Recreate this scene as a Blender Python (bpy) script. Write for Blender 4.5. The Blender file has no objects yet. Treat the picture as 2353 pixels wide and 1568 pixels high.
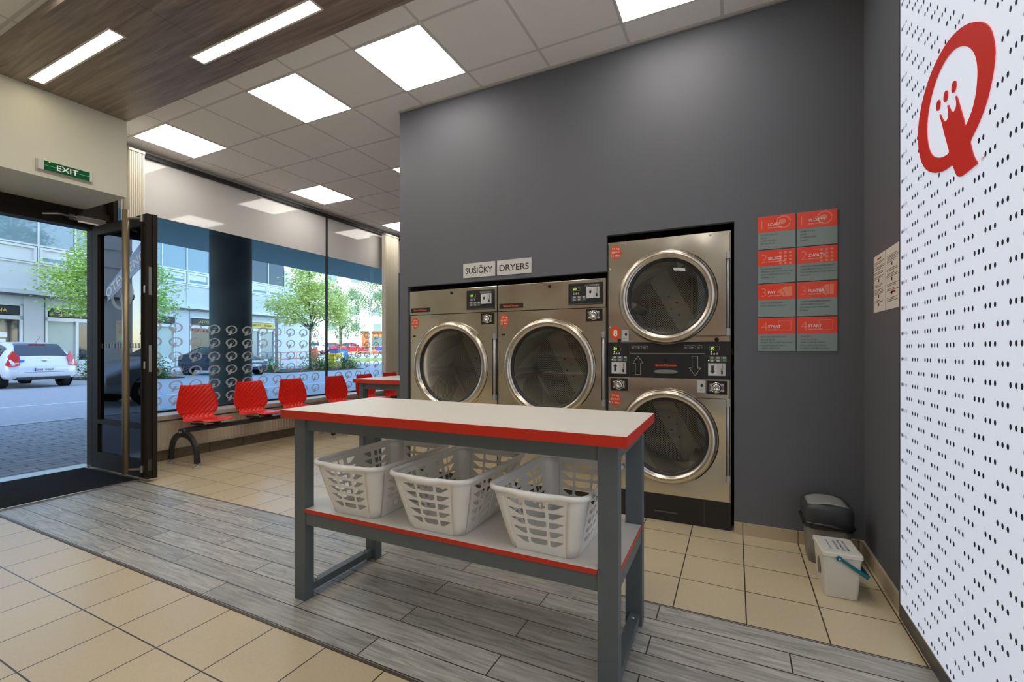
import bpy, bmesh, math, random
from mathutils import Vector, Matrix, noise
random.seed(7)
sc = bpy.context.scene
PI = math.pi
# ---------------- camera ----------------
cam = bpy.data.objects.new('camera', bpy.data.cameras.new('camera'))
sc.collection.objects.link(cam); sc.camera = cam
cam.location = (0, 0, 1.175)
cam.rotation_euler = (math.radians(90), 0, 0.4561)
cam.data.sensor_width = 36.0
cam.data.lens = 1044.1 / 2353 * 36
cam.data.shift_y = (806.5 - 784) / 2353
cam.data.clip_end = 400
cam.data.clip_start = 0.05
# ---------------- exposure ----------------
sc.view_settings.view_transform = 'Standard'
sc.view_settings.look = 'None'
sc.view_settings.gamma = 1
sc.view_settings.exposure = 0.0
sc.cycles.use_denoising = True
sc.cycles.max_bounces = 10
sc.cycles.transparent_max_bounces = 24
sc.cycles.sample_clamp_indirect = 6.0
# ---------------- sky and sun ----------------
LED = 8.6          # ceiling panels
SUN_EL, SUN_AZ = 38, None
w = bpy.data.worlds.new('sky'); sc.world = w; w.use_nodes = True
nt = w.node_tree; bg = nt.nodes['Background']
sky = nt.nodes.new('ShaderNodeTexSky'); sky.sky_type = 'NISHITA'; sky.sun_disc = False
sky.sun_elevation = math.radians(SUN_EL); sky.sun_rotation = math.radians(130)
sky.dust_density = 0.6; sky.ozone_density = 1.6
nt.links.new(sky.outputs[0], bg.inputs[0]); bg.inputs[1].default_value = 0.88
sl = bpy.data.lights.new('sun', 'SUN'); sl.energy = 12.0; sl.angle = math.radians(0.6); sl.color = (1, .93, .78)
so = bpy.data.objects.new('sun', sl); sc.collection.objects.link(so)
sd = Vector((0.60, -0.50, 0.62)).normalized()      # direction towards the sun
so.rotation_euler = sd.to_track_quat('Z', 'Y').to_euler()

# ---------------- helpers ----------------
COL = sc.collection
MATS = {}
def node(nt, t, **kw):
    n = nt.nodes.new(t)
    for k, v in kw.items():
        if k in n.inputs: n.inputs[k].default_value = v
        else: setattr(n, k, v)
    return n
def M(name, col=(.5, .5, .5), rough=.5, metal=0., spec=.5, noise_amt=.0, nscale=30., bump=0., bscale=200., emit=None, estr=0., coat=0.):
    if name in MATS: return MATS[name]
    m = bpy.data.materials.new(name); m.use_nodes = True; nt = m.node_tree
    b = nt.nodes['Principled BSDF']
    b.inputs['Base Color'].default_value = (*col, 1); b.inputs['Roughness'].default_value = rough
    b.inputs['Metallic'].default_value = metal; b.inputs['Specular IOR Level'].default_value = spec
    b.inputs['Coat Weight'].default_value = coat
    tc = node(nt, 'ShaderNodeTexCoord')
    if noise_amt > 0:
        n = node(nt, 'ShaderNodeTexNoise', Scale=nscale, Detail=4.)
        nt.links.new(tc.outputs['Object'], n.inputs['Vector'])
        mx = node(nt, 'ShaderNodeMix', data_type='RGBA')
        mx.inputs[6].default_value = (*[c * (1 - noise_amt) for c in col], 1)
        mx.inputs[7].default_value = (*[min(1, c * (1 + noise_amt)) for c in col], 1)
        nt.links.new(n.outputs[0], mx.inputs[0]); nt.links.new(mx.outputs[2], b.inputs['Base Color'])
    if bump > 0:
        n2 = node(nt, 'ShaderNodeTexNoise', Scale=bscale, Detail=2.)
        nt.links.new(tc.outputs['Object'], n2.inputs['Vector'])
        bp = node(nt, 'ShaderNodeBump', Strength=bump, Distance=.002)
        nt.links.new(n2.outputs[0], bp.inputs['Height']); nt.links.new(bp.outputs[0], b.inputs['Normal'])
    if emit:
        b.inputs['Emission Color'].default_value = (*emit, 1); b.inputs['Emission Strength'].default_value = estr
    MATS[name] = m
    return m
def P(m): return m.node_tree.nodes['Principled BSDF']

class MB:
    def __init__(s): s.bm = bmesh.new(); s.mi = 0; s.smooth = False
    def mat(s, i): s.mi = i; return s
    def _f(s, vs):
        try: f = s.bm.faces.new(vs)
        except ValueError: return None
        f.material_index = s.mi; f.smooth = s.smooth; return f
    def box(s, x0, x1, y0, y1, z0, z1, bev=0.):
        if bev > 0:
            t = bmesh.new(); bmesh.ops.create_cube(t, size=1)
            for v in t.verts: v.co = Vector(((x0 + x1) / 2 + v.co.x * (x1 - x0), (y0 + y1) / 2 + v.co.y * (y1 - y0), (z0 + z1) / 2 + v.co.z * (z1 - z0)))
            bmesh.ops.bevel(t, geom=t.edges[:], offset=bev, segments=2, affect='EDGES', profile=.7)
            mp = {v: s.bm.verts.new(v.co) for v in t.verts}
            for f in t.faces: s._f([mp[v] for v in f.verts])
            t.free(); return s
        v = [s.bm.verts.new(p) for p in ((x0, y0, z0), (x1, y0, z0), (x1, y1, z0), (x0, y1, z0), (x0, y0, z1), (x1, y0, z1), (x1, y1, z1), (x0, y1, z1))]
        for q in ((0, 3, 2, 1), (4, 5, 6, 7), (0, 1, 5, 4), (1, 2, 6, 5), (2, 3, 7, 6), (3, 0, 4, 7)): s._f([v[i] for i in q])
        return s
    def poly(s, pts): s._f([s.bm.verts.new(p) for p in pts]); return s
    def quad(s, a, b, c, d): return s.poly((a, b, c, d))
    def prism(s, pts, vec):
        vec = Vector(vec); a = [s.bm.verts.new(p) for p in pts]; b = [s.bm.verts.new(Vector(p) + vec) for p in pts]
        s._f(a[::-1]); s._f(b); n = len(a)
        for i in range(n): s._f([a[i], a[(i + 1) % n], b[(i + 1) % n], b[i]])
        return s
    def grid(s, rows, close_u=False, close_v=False):
        vs = [[s.bm.verts.new(p) for p in r] for r in rows]; n, m = len(vs), len(vs[0])
        for i in range(n if close_v else n - 1):
            for j in range(m if close_u else m - 1):
                s._f([vs[i][j], vs[i][(j + 1) % m], vs[(i + 1) % n][(j + 1) % m], vs[(i + 1) % n][j]])
        return vs
    def lathe(s, prof, c, axis='Z', seg=48, cap=False):
        c = Vector(c); rows = []
        for r, h in prof:
            row = []
            for k in range(seg):
                a = 2 * PI * k / seg; u, v = r * math.cos(a), r * math.sin(a)
                p = {'Z': (u, v, h), 'Y': (u, h, v), 'X': (h, u, v)}[axis]
                row.append(c + Vector(p))
            rows.append(row)
        vs = s.grid(rows, close_u=True)
        if cap:
            s._f(vs[0][::-1]); s._f(vs[-1])
        return s
    def tube(s, pts, r, seg=12, caps=True, close=False):
        pts = [Vector(p) for p in pts]; rows = []; n = len(pts)
        up = Vector((0, 0, 1)); prev = None
        for i, p in enumerate(pts):
            if close: d = pts[(i + 1) % n] - pts[i - 1]
            else: d = pts[min(i + 1, n - 1)] - pts[max(i - 1, 0)]
            d.normalize()
            if prev is None:
                a = d.cross(up)
                if a.length < .1: a = d.cross(Vector((1, 0, 0)))
            else: a = prev - d * prev.dot(d)
            a.normalize(); prev = a; b = d.cross(a)
            rr = r[i] if isinstance(r, (list, tuple)) else r
            rows.append([p + (a * math.cos(2 * PI * k / seg) + b * math.sin(2 * PI * k / seg)) * rr for k in range(seg)])
        vs = s.grid(rows, close_u=True, close_v=close)
        if caps and not close: s._f(vs[0][::-1]); s._f(vs[-1])
        return s
    def ball(s, c, r, sx=1, sy=1, sz=1, seg=10):
        rows = []
        for i in range(1, seg):
            a = PI * i / seg
            rows.append([(c[0] + r * sx * math.sin(a) * math.cos(2 * PI * k / (2 * seg)), c[1] + r * sy * math.sin(a) * math.sin(2 * PI * k / (2 * seg)), c[2] + r * sz * math.cos(a)) for k in range(2 * seg)])
        vs = s.grid(rows, close_u=True); s._f(vs[0][::-1]); s._f(vs[-1]); return s
    def addmesh(s, me, mx=None):
        vs = [s.bm.verts.new(mx @ v.co if mx else v.co) for v in me.vertices]
        for p in me.polygons: s._f([vs[i] for i in p.vertices])
        return s
    def build(s, name, mats, parent=None, loc=None, fix=True):
        if fix: bmesh.ops.recalc_face_normals(s.bm, faces=s.bm.faces[:])
        me = bpy.data.meshes.new(name); s.bm.to_mesh(me); s.bm.free()
        for m in (mats if isinstance(mats, (list, tuple)) else [mats]): me.materials.append(m)
        o = bpy.data.objects.new(name, me); COL.objects.link(o)
        if parent: o.parent = parent
        if loc: o.location = loc
        return o
def B(name, mats, parent, *a, bev=0.):
    return MB().box(*a, bev=bev).build(name, mats, parent)
def struct(o): o['kind'] = 'structure'; return o
def tag(o, label, cat, group=None, kind=None):
    o['label'] = label; o['category'] = cat
    if group: o['group'] = group
    if kind: o['kind'] = kind
    return o
def thing(name, label, cat, loc=(0, 0, 0), rz=0, group=None):
    o = bpy.data.objects.new(name, None); COL.objects.link(o); o.location = loc; o.rotation_euler = (0, 0, rz)
    return tag(o, label, cat, group)
def copy_tree(o, parent=None):
    kids = [c for c in bpy.data.objects if c.parent == o]
    c = o.copy(); COL.objects.link(c)
    if parent: c.parent = parent
    for k in kids: copy_tree(k, c)
    return c
def textmesh(items):
    """items: (string, x0, baseline y0, width or None, cap height, align). Returns list of meshes in metres"""
    out = []
    for it in items:
        s, x0, y0, wd, h = it[:5]; al = it[5] if len(it) > 5 else 'L'; bold = it[6] if len(it) > 6 else 0
        cu = bpy.data.curves.new('t', 'FONT'); cu.body = s; cu.size = h / .7; cu.resolution_u = 3
        if bold: cu.offset = h * bold
        ob = bpy.data.objects.new('t', cu)
        me = bpy.data.meshes.new_from_object(ob)
        xs = [v.co.x for v in me.vertices] or [0, 1]
        a, b = min(xs), max(xs); k = (wd / (b - a)) if wd else 1
        sh = 0 if al == 'L' else (-(b - a) * k / 2 if al == 'C' else -(b - a) * k)
        for v in me.vertices: v.co = Vector(((v.co.x - a) * k + x0 + sh, v.co.y + y0, 0))
        bpy.data.objects.remove(ob); bpy.data.curves.remove(cu); out.append(me)
    return out
def lettering(items, mat, parent, O, R, U, name='lettering', polys=()):
    R = Vector(R); U = Vector(U); N = R.cross(U)
    mx = Matrix.Translation(Vector(O)) @ Matrix((R, U, N)).transposed().to_4x4()
    b = MB()
    for me in textmesh(items): b.addmesh(me, mx); bpy.data.meshes.remove(me)
    for p in polys: b.poly([mx @ Vector((x, y, 0)) for x, y in p])
    return b.build(name, mat, parent, fix=False)
def ell(cx, cy, rx, ry, n=28): return [(cx + rx * math.cos(2 * PI * k / n), cy + ry * math.sin(2 * PI * k / n)) for k in range(n)]
def rect(x0, x1, y0, y1): return [(x0, y0), (x1, y0), (x1, y1), (x0, y1)]
def strokes(pts, wd, close=False):
    out = []; n = len(pts)
    for i in range(n if close else n - 1):
        a = Vector(pts[i]); b = Vector(pts[(i + 1) % n]); d = (b - a).normalized(); q = Vector((-d.y, d.x)) * wd / 2; e = d * wd / 2
        out.append([tuple(a - e + q), tuple(a - e - q), tuple(b + e - q), tuple(b + e + q)])
    return out
def filled(outlines):
    """2-D filled shape with holes -> mesh"""
    cu = bpy.data.curves.new('f', 'CURVE'); cu.dimensions = '2D'; cu.fill_mode = 'BOTH'
    for pl in outlines:
        sp = cu.splines.new('POLY'); sp.points.add(len(pl) - 1); sp.use_cyclic_u = True
        for i, p in enumerate(pl): sp.points[i].co = (p[0], p[1], 0, 1)
    ob = bpy.data.objects.new('f', cu); me = bpy.data.meshes.new_from_object(ob)
    bpy.data.objects.remove(ob); bpy.data.curves.remove(cu)
    return me
def smooth(pts, it=2):
    for _ in range(it):
        q = []
        for i in range(len(pts)):
            a, b = pts[i], pts[(i + 1) % len(pts)]
            q += [(a[0] * .75 + b[0] * .25, a[1] * .75 + b[1] * .25), (a[0] * .25 + b[0] * .75, a[1] * .25 + b[1] * .75)]
        pts = q
    return pts
def rbox(cx, cy, hx, hy, r, z, n=5):
    out = []
    for sx, sy, a0 in ((1, 1, 0), (-1, 1, 90), (-1, -1, 180), (1, -1, 270)):
        for k in range(n + 1):
            a = math.radians(a0 + 90 * k / n); out.append((cx + sx * (hx - r) + r * math.cos(a), cy + sy * (hy - r) + r * math.sin(a), z))
    return out
def mod_solid(o, t, off=-1):
    m = o.modifiers.new('s', 'SOLIDIFY'); m.thickness = t; m.offset = off; return o

# ---------------- materials ----------------
ceilm = bpy.data.materials.new('ceiling_tile'); ceilm.use_nodes = True
def brickmat(m, c1, c2, cm, bw, rh, ms, off, ox, oy, rough, rot=0, grain=None, bumpm=.3, spec=.5):
    nt = m.node_tree; b = P(m); tc = node(nt, 'ShaderNodeTexCoord'); mp = node(nt, 'ShaderNodeMapping')
    mp.inputs['Location'].default_value = (ox, oy, 0); mp.inputs['Rotation'].default_value = (0, 0, rot)
    nt.links.new(tc.outputs['Object'], mp.inputs[0])
    br = node(nt, 'ShaderNodeTexBrick'); br.offset = off; br.squash = 1.; br.offset_frequency = 2
    for k, v in (('Color1', (*c1, 1)), ('Color2', (*c2, 1)), ('Mortar', (*cm, 1)), ('Scale', 1.), ('Mortar Size', ms), ('Mortar Smooth', .1), ('Brick Width', bw), ('Row Height', rh), ('Bias', 0.)):
        br.inputs[k].default_value = v
    nt.links.new(mp.outputs[0], br.inputs[0]); out = br.outputs['Color']
    if grain:
        sx, sy, amt, sc2 = grain
        m2 = node(nt, 'ShaderNodeMapping'); m2.inputs['Scale'].default_value = (sx, sy, 1); nt.links.new(tc.outputs['Object'], m2.inputs[0])
        # shift the grain per brick so that each plank differs
        ad = node(nt, 'ShaderNodeVectorMath', operation='ADD'); nt.links.new(m2.outputs[0], ad.inputs[0])
        ml = node(nt, 'ShaderNodeVectorMath', operation='SCALE'); ml.inputs['Scale'].default_value = 37.; nt.links.new(br.outputs['Color'], ml.inputs[0]); nt.links.new(ml.outputs[0], ad.inputs[1])
        n = node(nt, 'ShaderNodeTexNoise', Scale=sc2, Detail=6., Distortion=.8); nt.links.new(ad.outputs[0], n.inputs['Vector'])
        mr = node(nt, 'ShaderNodeMapRange'); mr.inputs[1].default_value = .25; mr.inputs[2].default_value = .75; mr.inputs[3].default_value = 1 - amt; mr.inputs[4].default_value = 1 + amt
        nt.links.new(n.outputs[0], mr.inputs[0])
        mu = node(nt, 'ShaderNodeVectorMath', operation='SCALE'); nt.links.new(out, mu.inputs[0]); nt.links.new(mr.outputs[0], mu.inputs['Scale']); out = mu.outputs[0]
    nt.links.new(out, b.inputs['Base Color']); b.inputs['Roughness'].default_value = rough; b.inputs['Specular IOR Level'].default_value = spec
    if bumpm:
        bp = node(nt, 'ShaderNodeBump', Strength=bumpm, Distance=.002); bp.invert = True
        nt.links.new(br.outputs['Fac'], bp.inputs['Height']); nt.links.new(bp.outputs[0], b.inputs['Normal'])
    return m
brickmat(ceilm, (.91, .895, .88), (.91, .895, .88), (.66, .645, .63), .6, .6, .011, 0., 5.4735 - .3 * 0, -3.0283 + 6, .85, bumpm=.2)
tilem = bpy.data.materials.new('beige_floor_tile'); tilem.use_nodes = True
brickmat(tilem, (.60, .50, .325), (.65, .55, .365), (.06, .045, .03), .3, .3, .0030, 0., -.045 + 6, -.093 + 3, .34, grain=(1, 1, .05, 90), spec=.5)
plankm = bpy.data.materials.new('wood_look_plank_tile'); plankm.use_nodes = True
brickmat(plankm, (.34, .335, .30), (.46, .45, .40), (.055, .042, .03), 1.0, .125, .0028, .5, .81 + 7, -1.308 + 5, .38, grain=(1.6, 18, .42, 3.4), spec=.45)
paverm = bpy.data.materials.new('grey_paver'); paverm.use_nodes = True
brickmat(paverm, (.20, .20, .21), (.27, .27, .27), (.035, .035, .035), .30, .15, .008, .5, 20, 20, .7, rot=PI / 2, grain=(1, 1, .15, 8))
asph = M('asphalt', (.33, .33, .34), .85, noise_amt=.18, nscale=9, bump=.4, bscale=60)
skirtm = bpy.data.materials.new('skirting_tile'); skirtm.use_nodes = True
brickmat(skirtm, (.50, .41, .285), (.56, .46, .32), (.16, .13, .10), .3, .5, .003, 0., 6 - .045, 6, .4, grain=(1, 1, .05, 60))
skirtd = bpy.data.materials.new('brown_plinth_tile'); skirtd.use_nodes = True
brickmat(skirtd, (.17, .13, .085), (.21, .16, .10), (.05, .04, .03), .4, .4, .004, 0., 6, 6, .5, rot=PI / 2, grain=(1, 1, .25, 14))
darkwall = M('anthracite_paint', (.128, .134, .152), .62, noise_amt=.04, nscale=3, bump=.12, bscale=350)
whitewall = M('cream_wall_paint', (.80, .785, .66), .8, noise_amt=.02, nscale=5)
olive = M('olive_back_wall', (.17, .165, .06), .8, noise_amt=.08, nscale=4)
cream = M('cream_blind', (.86, .80, .66), .75)
black = M('black_plastic', (.018, .018, .018), .42)
blackm = M('black_matte', (.012, .012, .012), .8)
dframe = M('dark_bronze_frame', (.026, .021, .016), .6, spec=.15, noise_amt=.1, nscale=8)
greyfr = M('anthracite_steel_frame', (.115, .135, .145), .48, noise_amt=.08, nscale=20, bump=.1, bscale=400)
redm = M('red_edge_band', (.62, .028, .010), .42)
whitelam = M('white_laminate', (.79, .755, .69), .42, noise_amt=.015, nscale=60, bump=.05, bscale=700)
chairred = M('red_chair_plastic', (.82, .022, .010), .30, coat=.15)
beamm = M('black_beam_metal', (.03, .033, .034), .38)
chrome = M('chrome', (.75, .74, .72), .12, 1.)
alum = M('satin_aluminium', (.52, .50, .46), .32, 1.)
hingem = M('grey_hinge_metal', (.50, .51, .52), .38, .6)
orange = M('orange_lettering', (.75, .11, .02), .5)
stick = M('orange_red_sticker', (.80, .085, .02), .45)
white = M('white_print', (.85, .85, .83), .6)
greyp = M('silver_label', (.58, .58, .56), .4)
txtd = M('dark_print', (.03, .03, .03), .6)
greenb = M('green_button', (.02, .36, .12), .4)
greend = M('green_display', (.02, .05, .01), .3, emit=(.45, .9, .05), estr=1.2)
greenl = M('green_led', (.1, .8, .1), .3, emit=(.2, 1., .1), estr=3)
basketm = M('white_basket_plastic', (.93, .91, .86), .28)
nt = basketm.node_tree; tr = node(nt, 'ShaderNodeBsdfTranslucent'); tr.inputs[0].default_value = (.92, .90, .84, 1); ms = node(nt, 'ShaderNodeMixShader'); ms.inputs[0].default_value = .04
nt.links.new(P(basketm).outputs[0], ms.inputs[1]); nt.links.new(tr.outputs[0], ms.inputs[2]); nt.links.new(ms.outputs[0], nt.nodes['Material Output'].inputs[0])
# brushed steel
def steelmat(name, col, r0, sx, sz):
    m = M(name, col, r0, 1.)
    nt = m.node_tree; b = P(m); tc = node(nt, 'ShaderNodeTexCoord'); mp = node(nt, 'ShaderNodeMapping'); mp.inputs['Scale'].default_value = (sx, 4, sz)
    nt.links.new(tc.outputs['Object'], mp.inputs[0]); n = node(nt, 'ShaderNodeTexNoise', Scale=1., Detail=5.); nt.links.new(mp.outputs[0], n.inputs['Vector'])
    mr = node(nt, 'ShaderNodeMapRange'); mr.inputs[3].default_value = r0 - .02; mr.inputs[4].default_value = r0 + .04
    nt.links.new(n.outputs[0], mr.inputs[0]); nt.links.new(mr.outputs[0], b.inputs['Roughness'])
    bp = node(nt, 'ShaderNodeBump', Strength=.015, Distance=.001); nt.links.new(n.outputs[0], bp.inputs['Height'])
    n3 = node(nt, 'ShaderNodeTexNoise', Scale=2.2, Detail=1.); nt.links.new(tc.outputs['Object'], n3.inputs['Vector'])
    bp2 = node(nt, 'ShaderNodeBump', Strength=.6, Distance=.05); nt.links.new(n3.outputs[0], bp2.inputs['Height']); nt.links.new(bp.outputs[0], bp2.inputs['Normal'])
    nt.links.new(bp2.outputs[0], b.inputs['Normal'])
    return m
steel = steelmat('brushed_steel', (.74, .685, .59), .20, 6, 260)
ringm = M('polished_steel_ring', (.70, .64, .54), .25, 1.)
# drum metal with rows of dark holes (uv: metres along the circumference / depth)
drumm = M('perforated_drum', (.50, .485, .42), .42, .35); nt = drumm.node_tree
uv = node(nt, 'ShaderNodeUVMap'); sep = node(nt, 'ShaderNodeSeparateXYZ'); nt.links.new(uv.outputs[0], sep.inputs[0])
mp = node(nt, 'ShaderNodeMapping'); mp.inputs['Rotation'].default_value = (0, 0, PI / 4); nt.links.new(uv.outputs[0], mp.inputs[0])
vo = node(nt, 'ShaderNodeTexVoronoi', Scale=72., Randomness=0.); vo.voronoi_dimensions = '2D'; nt.links.new(mp.outputs[0], vo.inputs['Vector'])
lt = node(nt, 'ShaderNodeMath', operation='LESS_THAN'); nt.links.new(vo.outputs['Distance'], lt.inputs[0]); lt.inputs[1].default_value = .34
m1 = node(nt, 'ShaderNodeMath', operation='MULTIPLY_ADD'); nt.links.new(sep.outputs[1], m1.inputs[0]); m1.inputs[1].default_value = .55; nt.links.new(sep.outputs[0], m1.inputs[2])
m2 = node(nt, 'ShaderNodeMath', operation='MODULO'); nt.links.new(m1.outputs[0], m2.inputs[0]); m2.inputs[1].default_value = .42
m3 = node(nt, 'ShaderNodeMath', operation='GREATER_THAN'); nt.links.new(m2.outputs[0], m3.inputs[0]); m3.inputs[1].default_value = .17
m4 = node(nt, 'ShaderNodeMath', operation='MULTIPLY'); nt.links.new(lt.outputs[0], m4.inputs[0]); nt.links.new(m3.outputs[0], m4.inputs[1])
mx = node(nt, 'ShaderNodeMix', data_type='RGBA'); nt.links.new(m4.outputs[0], mx.inputs[0]); mx.inputs[6].default_value = (.60, .58, .50, 1); mx.inputs[7].default_value = (.01, .01, .01, 1)
nt.links.new(mx.outputs[2], P(drumm).inputs['Base Color'])
def glassmat(name, tint, refl=.04, rough=.0, ior=1.45):
    m = bpy.data.materials.new(name); m.use_nodes = True; nt = m.node_tree; nt.nodes.remove(P(m))
    o = nt.nodes['Material Output']; t = node(nt, 'ShaderNodeBsdfTransparent'); t.inputs[0].default_value = (*tint, 1)
    g = node(nt, 'ShaderNodeBsdfGlossy', Roughness=rough); g.inputs[0].default_value = (1, 1, 1, 1)
    fr = node(nt, 'ShaderNodeFresnel', IOR=ior); mx = node(nt, 'ShaderNodeMixShader')
    nt.links.new(fr.outputs[0], mx.inputs[0]); nt.links.new(t.outputs[0], mx.inputs[1]); nt.links.new(g.outputs[0], mx.inputs[2]); nt.links.new(mx.outputs[0], o.inputs[0])
    return m
winglass = glassmat('window_glass', (.84, .93, .97), ior=1.28)
doorglass = glassmat('door_glass', (.68, .78, .86), ior=1.9)
dryerglass = glassmat('dark_dryer_glass', (.84, .84, .80), ior=1.5)
def filmmat(name, col, a, rough=.25):
    m = M(name, col, rough); P(m).inputs['Alpha'].default_value = a; return m
decalm = filmmat('frosted_film', (.56, .62, .65), .80)
# wood soffit
woodm = M('dark_wood_laminate', (.11, .08, .06), .33, spec=.4); nt = woodm.node_tree; tc = node(nt, 'ShaderNodeTexCoord'); mp = node(nt, 'ShaderNodeMapping')
mp.inputs['Scale'].default_value = (.55, 11, 11); nt.links.new(tc.outputs['Object'], mp.inputs[0])
n = node(nt, 'ShaderNodeTexNoise', Scale=2.2, Detail=9., Distortion=.7, Roughness=.66); nt.links.new(mp.outputs[0], n.inputs['Vector'])
cr = node(nt, 'ShaderNodeValToRGB'); cr.color_ramp.elements[0].position = .3; cr.color_ramp.elements[0].color = (.13, .10, .085, 1); cr.color_ramp.elements[1].position = .72; cr.color_ramp.elements[1].color = (.40, .315, .25, 1)
nt.links.new(n.outputs[0], cr.inputs[0]); nt.links.new(cr.outputs[0], P(woodm).inputs['Base Color'])
ledm = M('led_diffuser', (.9, .9, .9), .5, emit=(1., .945, .87), estr=LED)
ledw = M('warm_led_diffuser', (.9, .9, .9), .5, emit=(1., .86, .60), estr=LED * .9)
framew = M('white_lamp_frame', (.75, .74, .70), .5)
# light box fabric
lbx = M('backlit_white_fabric', (.74, .77, .84), .5, noise_amt=.015, nscale=40, emit=(.70, .80, 1.), estr=.46)
lbr = M('backlit_red_print', (.62, .018, .008), .5, emit=(.8, .02, .01), estr=.12)
lbd = M('black_dot_print', (.012, .015, .03), .4)

# ================= THE ROOM =================
YB0, YB1 = 1.300, 2.190        # plank band
ZC = 3.35
b = MB()
b.mat(0).box(-5.95, .9, -3.5, YB0 - .012, -.12, 0)
b.mat(0).box(-5.62, .9, YB1 + .004, 7.2, -.12, 0)
b.mat(0).box(-5.95, -5.62, YB1 + .004, 2.45, -.12, 0)
b.mat(1).box(-5.95, .9, YB0, YB1, -.12, 0)
b.mat(2).box(-5.95, .9, YB0 - .012, YB0, -.12, .003); b.box(-5.95, .9, YB1, YB1 + .004, -.12, .0015)
floor = struct(b.build('floor', [tilem, plankm, M('brown_joint_strip', (.085, .065, .05), .5)]))
struct(B('ceiling', ceilm, None, -5.95, .9, -3.5, 7.2, ZC, ZC + .15))
# dark wall with the dryer openings
XL = -2.738
pts = [(XL, 0), (-2.650, 0), (-2.650, 1.752), (-.838, 1.752), (-.838, 2.012), (-.004, 2.012), (-.004, 0), (.69, 0), (.69, ZC), (XL, ZC)]
struct(MB().prism([(x, 3.262, z) for x, z in pts], (0, .045, 0)).build('wall_back', darkwall))
struct(B('wall_return', darkwall, None, XL, XL + .05, 3.307, 6.95, 0, ZC))
struct(B('wall_service_back', olive, None, XL + .05, .69, 4.6, 4.7, 0, ZC))
struct(B('wall_right', darkwall, None, .672, .9, 2.56, 4.6, 0, ZC))
struct(B('wall_right_front', darkwall, None, .70, .9, -3.5, 2.56, 0, ZC))
struct(B('wall_far', darkwall, None, -5.9, XL, 6.85, 7.1, 0, ZC))
struct(B('wall_rear', whitewall, None, -5.95, .9, -3.6, -3.5, 0, ZC))
# window wall (door stretch and window stretch)
struct(MB().box(-6.0, -5.82, -3.5, 1.04, 0, ZC).build('wall_left', whitewall))
struct(MB().box(-5.80, -5.505, 2.42, 6.85, 0.10, .4368).build('wall_window', M('white_parapet', (.66, .61, .53), .7)))
struct(B('baseboard_window', skirtd, None, -5.62, -5.495, 2.42, 6.85, 0, .10))
struct(B('baseboard_back', skirtm, None, -.004, .672, 3.250, 3.262, 0, .075))
struct(B('baseboard_right', skirtm, None, .658, .672, 2.565, 3.250, 0, .075))
struct(MB().box(-5.80, -5.42, 2.425, 6.845, .437, .490, bev=.012).build('window_sill', M('pale_stone_sill', (.56, .51, .46), .35)))
# header box over the entrance
struct(B('wall_header', whitewall, None, -5.80, -5.0, -3.5, 2.181, 2.576, ZC - .075))
# ceiling edge trims
trimm = M('ceiling_edge_trim', (.50, .48, .44), .6)
struct(B('trim_1', trimm, None, -5.80, -5.735, 2.425, 6.845, 3.310, 3.3495))
struct(B('trim_2', trimm, None, XL, .67, 3.245, 3.262, 3.335, 3.35))
# wood soffit
ws = MB(); ws.box(-5.0, -3.2425, 1.262, 2.185, 3.275, ZC); ws.box(-3.2395, .672, 1.262, 2.185, 3.275, ZC)
ws = struct(ws.build('ceiling_wood_band', woodm))

# ---- window ----
win = struct(MB().box(-5.80, -5.70, 2.42, 6.85, .4905, .512).box(-5.755, -5.725, 5.09, 5.118, .512, 3.31).box(-5.80, -5.70, 2.42, 6.85, 3.262, 3.308).build('window_1', M('black_window_frame', (.012, .012, .012), .4)))
for (a, c) in ((2.42, 5.09), (5.118, 6.85)):
    MB().box(-5.746, -5.740, a, c, .512, 2.655).build('glass_pane', winglass, win)
    MB().box(-5.746, -5.740, a, c, 2.655, 3.262).build('white_upper_pane', M('white_film_glass', (.62, .605, .585), .05, spec=.6), win)
QO = [(1.813, 2.149), (1.776, 2.121), (1.748, 2.09), (1.731, 2.057), (1.721, 2.021), (1.72, 1.993), (1.728, 1.959), (1.745, 1.921), (1.768, 1.886), (1.801, 1.857), (1.839, 1.833), (1.87, 1.818), (1.863, 1.801), (1.852, 1.776), (1.836, 1.751), (1.819, 1.734), (1.822, 1.73), (1.835, 1.731), (1.879, 1.729), (1.922, 1.729), (1.942, 1.733), (1.962, 1.746), (1.975, 1.765), (1.99, 1.792), (2.031, 1.792), (2.077, 1.797), (2.143, 1.816), (2.209, 1.847), (2.257, 1.887), (2.286, 1.93), (2.305, 1.986), (2.307, 2.036), (2.293, 2.084), (2.264, 2.13), (2.215, 2.173), (2.156, 2.202), (2.088, 2.218), (2.02, 2.222), (1.947, 2.21), (1.879, 2.187)]
QI = [(1.903, 2.131), (1.87, 2.107), (1.843, 2.078), (1.826, 2.047), (1.817, 2.013), (1.819, 1.977), (1.828, 1.94), (1.848, 1.908), (1.875, 1.887), (1.894, 1.877), (1.902, 1.88), (1.909, 1.899), (1.922, 1.926), (1.942, 1.967), (1.962, 2.005), (1.969, 2.006), (1.961, 1.981), (1.965, 1.967), (1.977, 1.961), (1.992, 1.965), (2.004, 1.975), (2.017, 1.992), (2.024, 2.005), (2.033, 2.007), (2.024, 1.984), (2.023, 1.969), (2.031, 1.959), (2.048, 1.959), (2.063, 1.968), (2.077, 1.984), (2.091, 2.005), (2.098, 2.006), (2.082, 1.977), (2.054, 1.917), (2.026, 1.863), (2.015, 1.842), (2.031, 1.84), (2.065, 1.845), (2.106, 1.857), (2.15, 1.878), (2.182, 1.905), (2.205, 1.94), (2.217, 1.981), (2.218, 2.018), (2.209, 2.061), (2.182, 2.104), (2.143, 2.14), (2.094, 2.163), (2.042, 2.172), (1.988, 2.168), (1.942, 2.152)]
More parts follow.
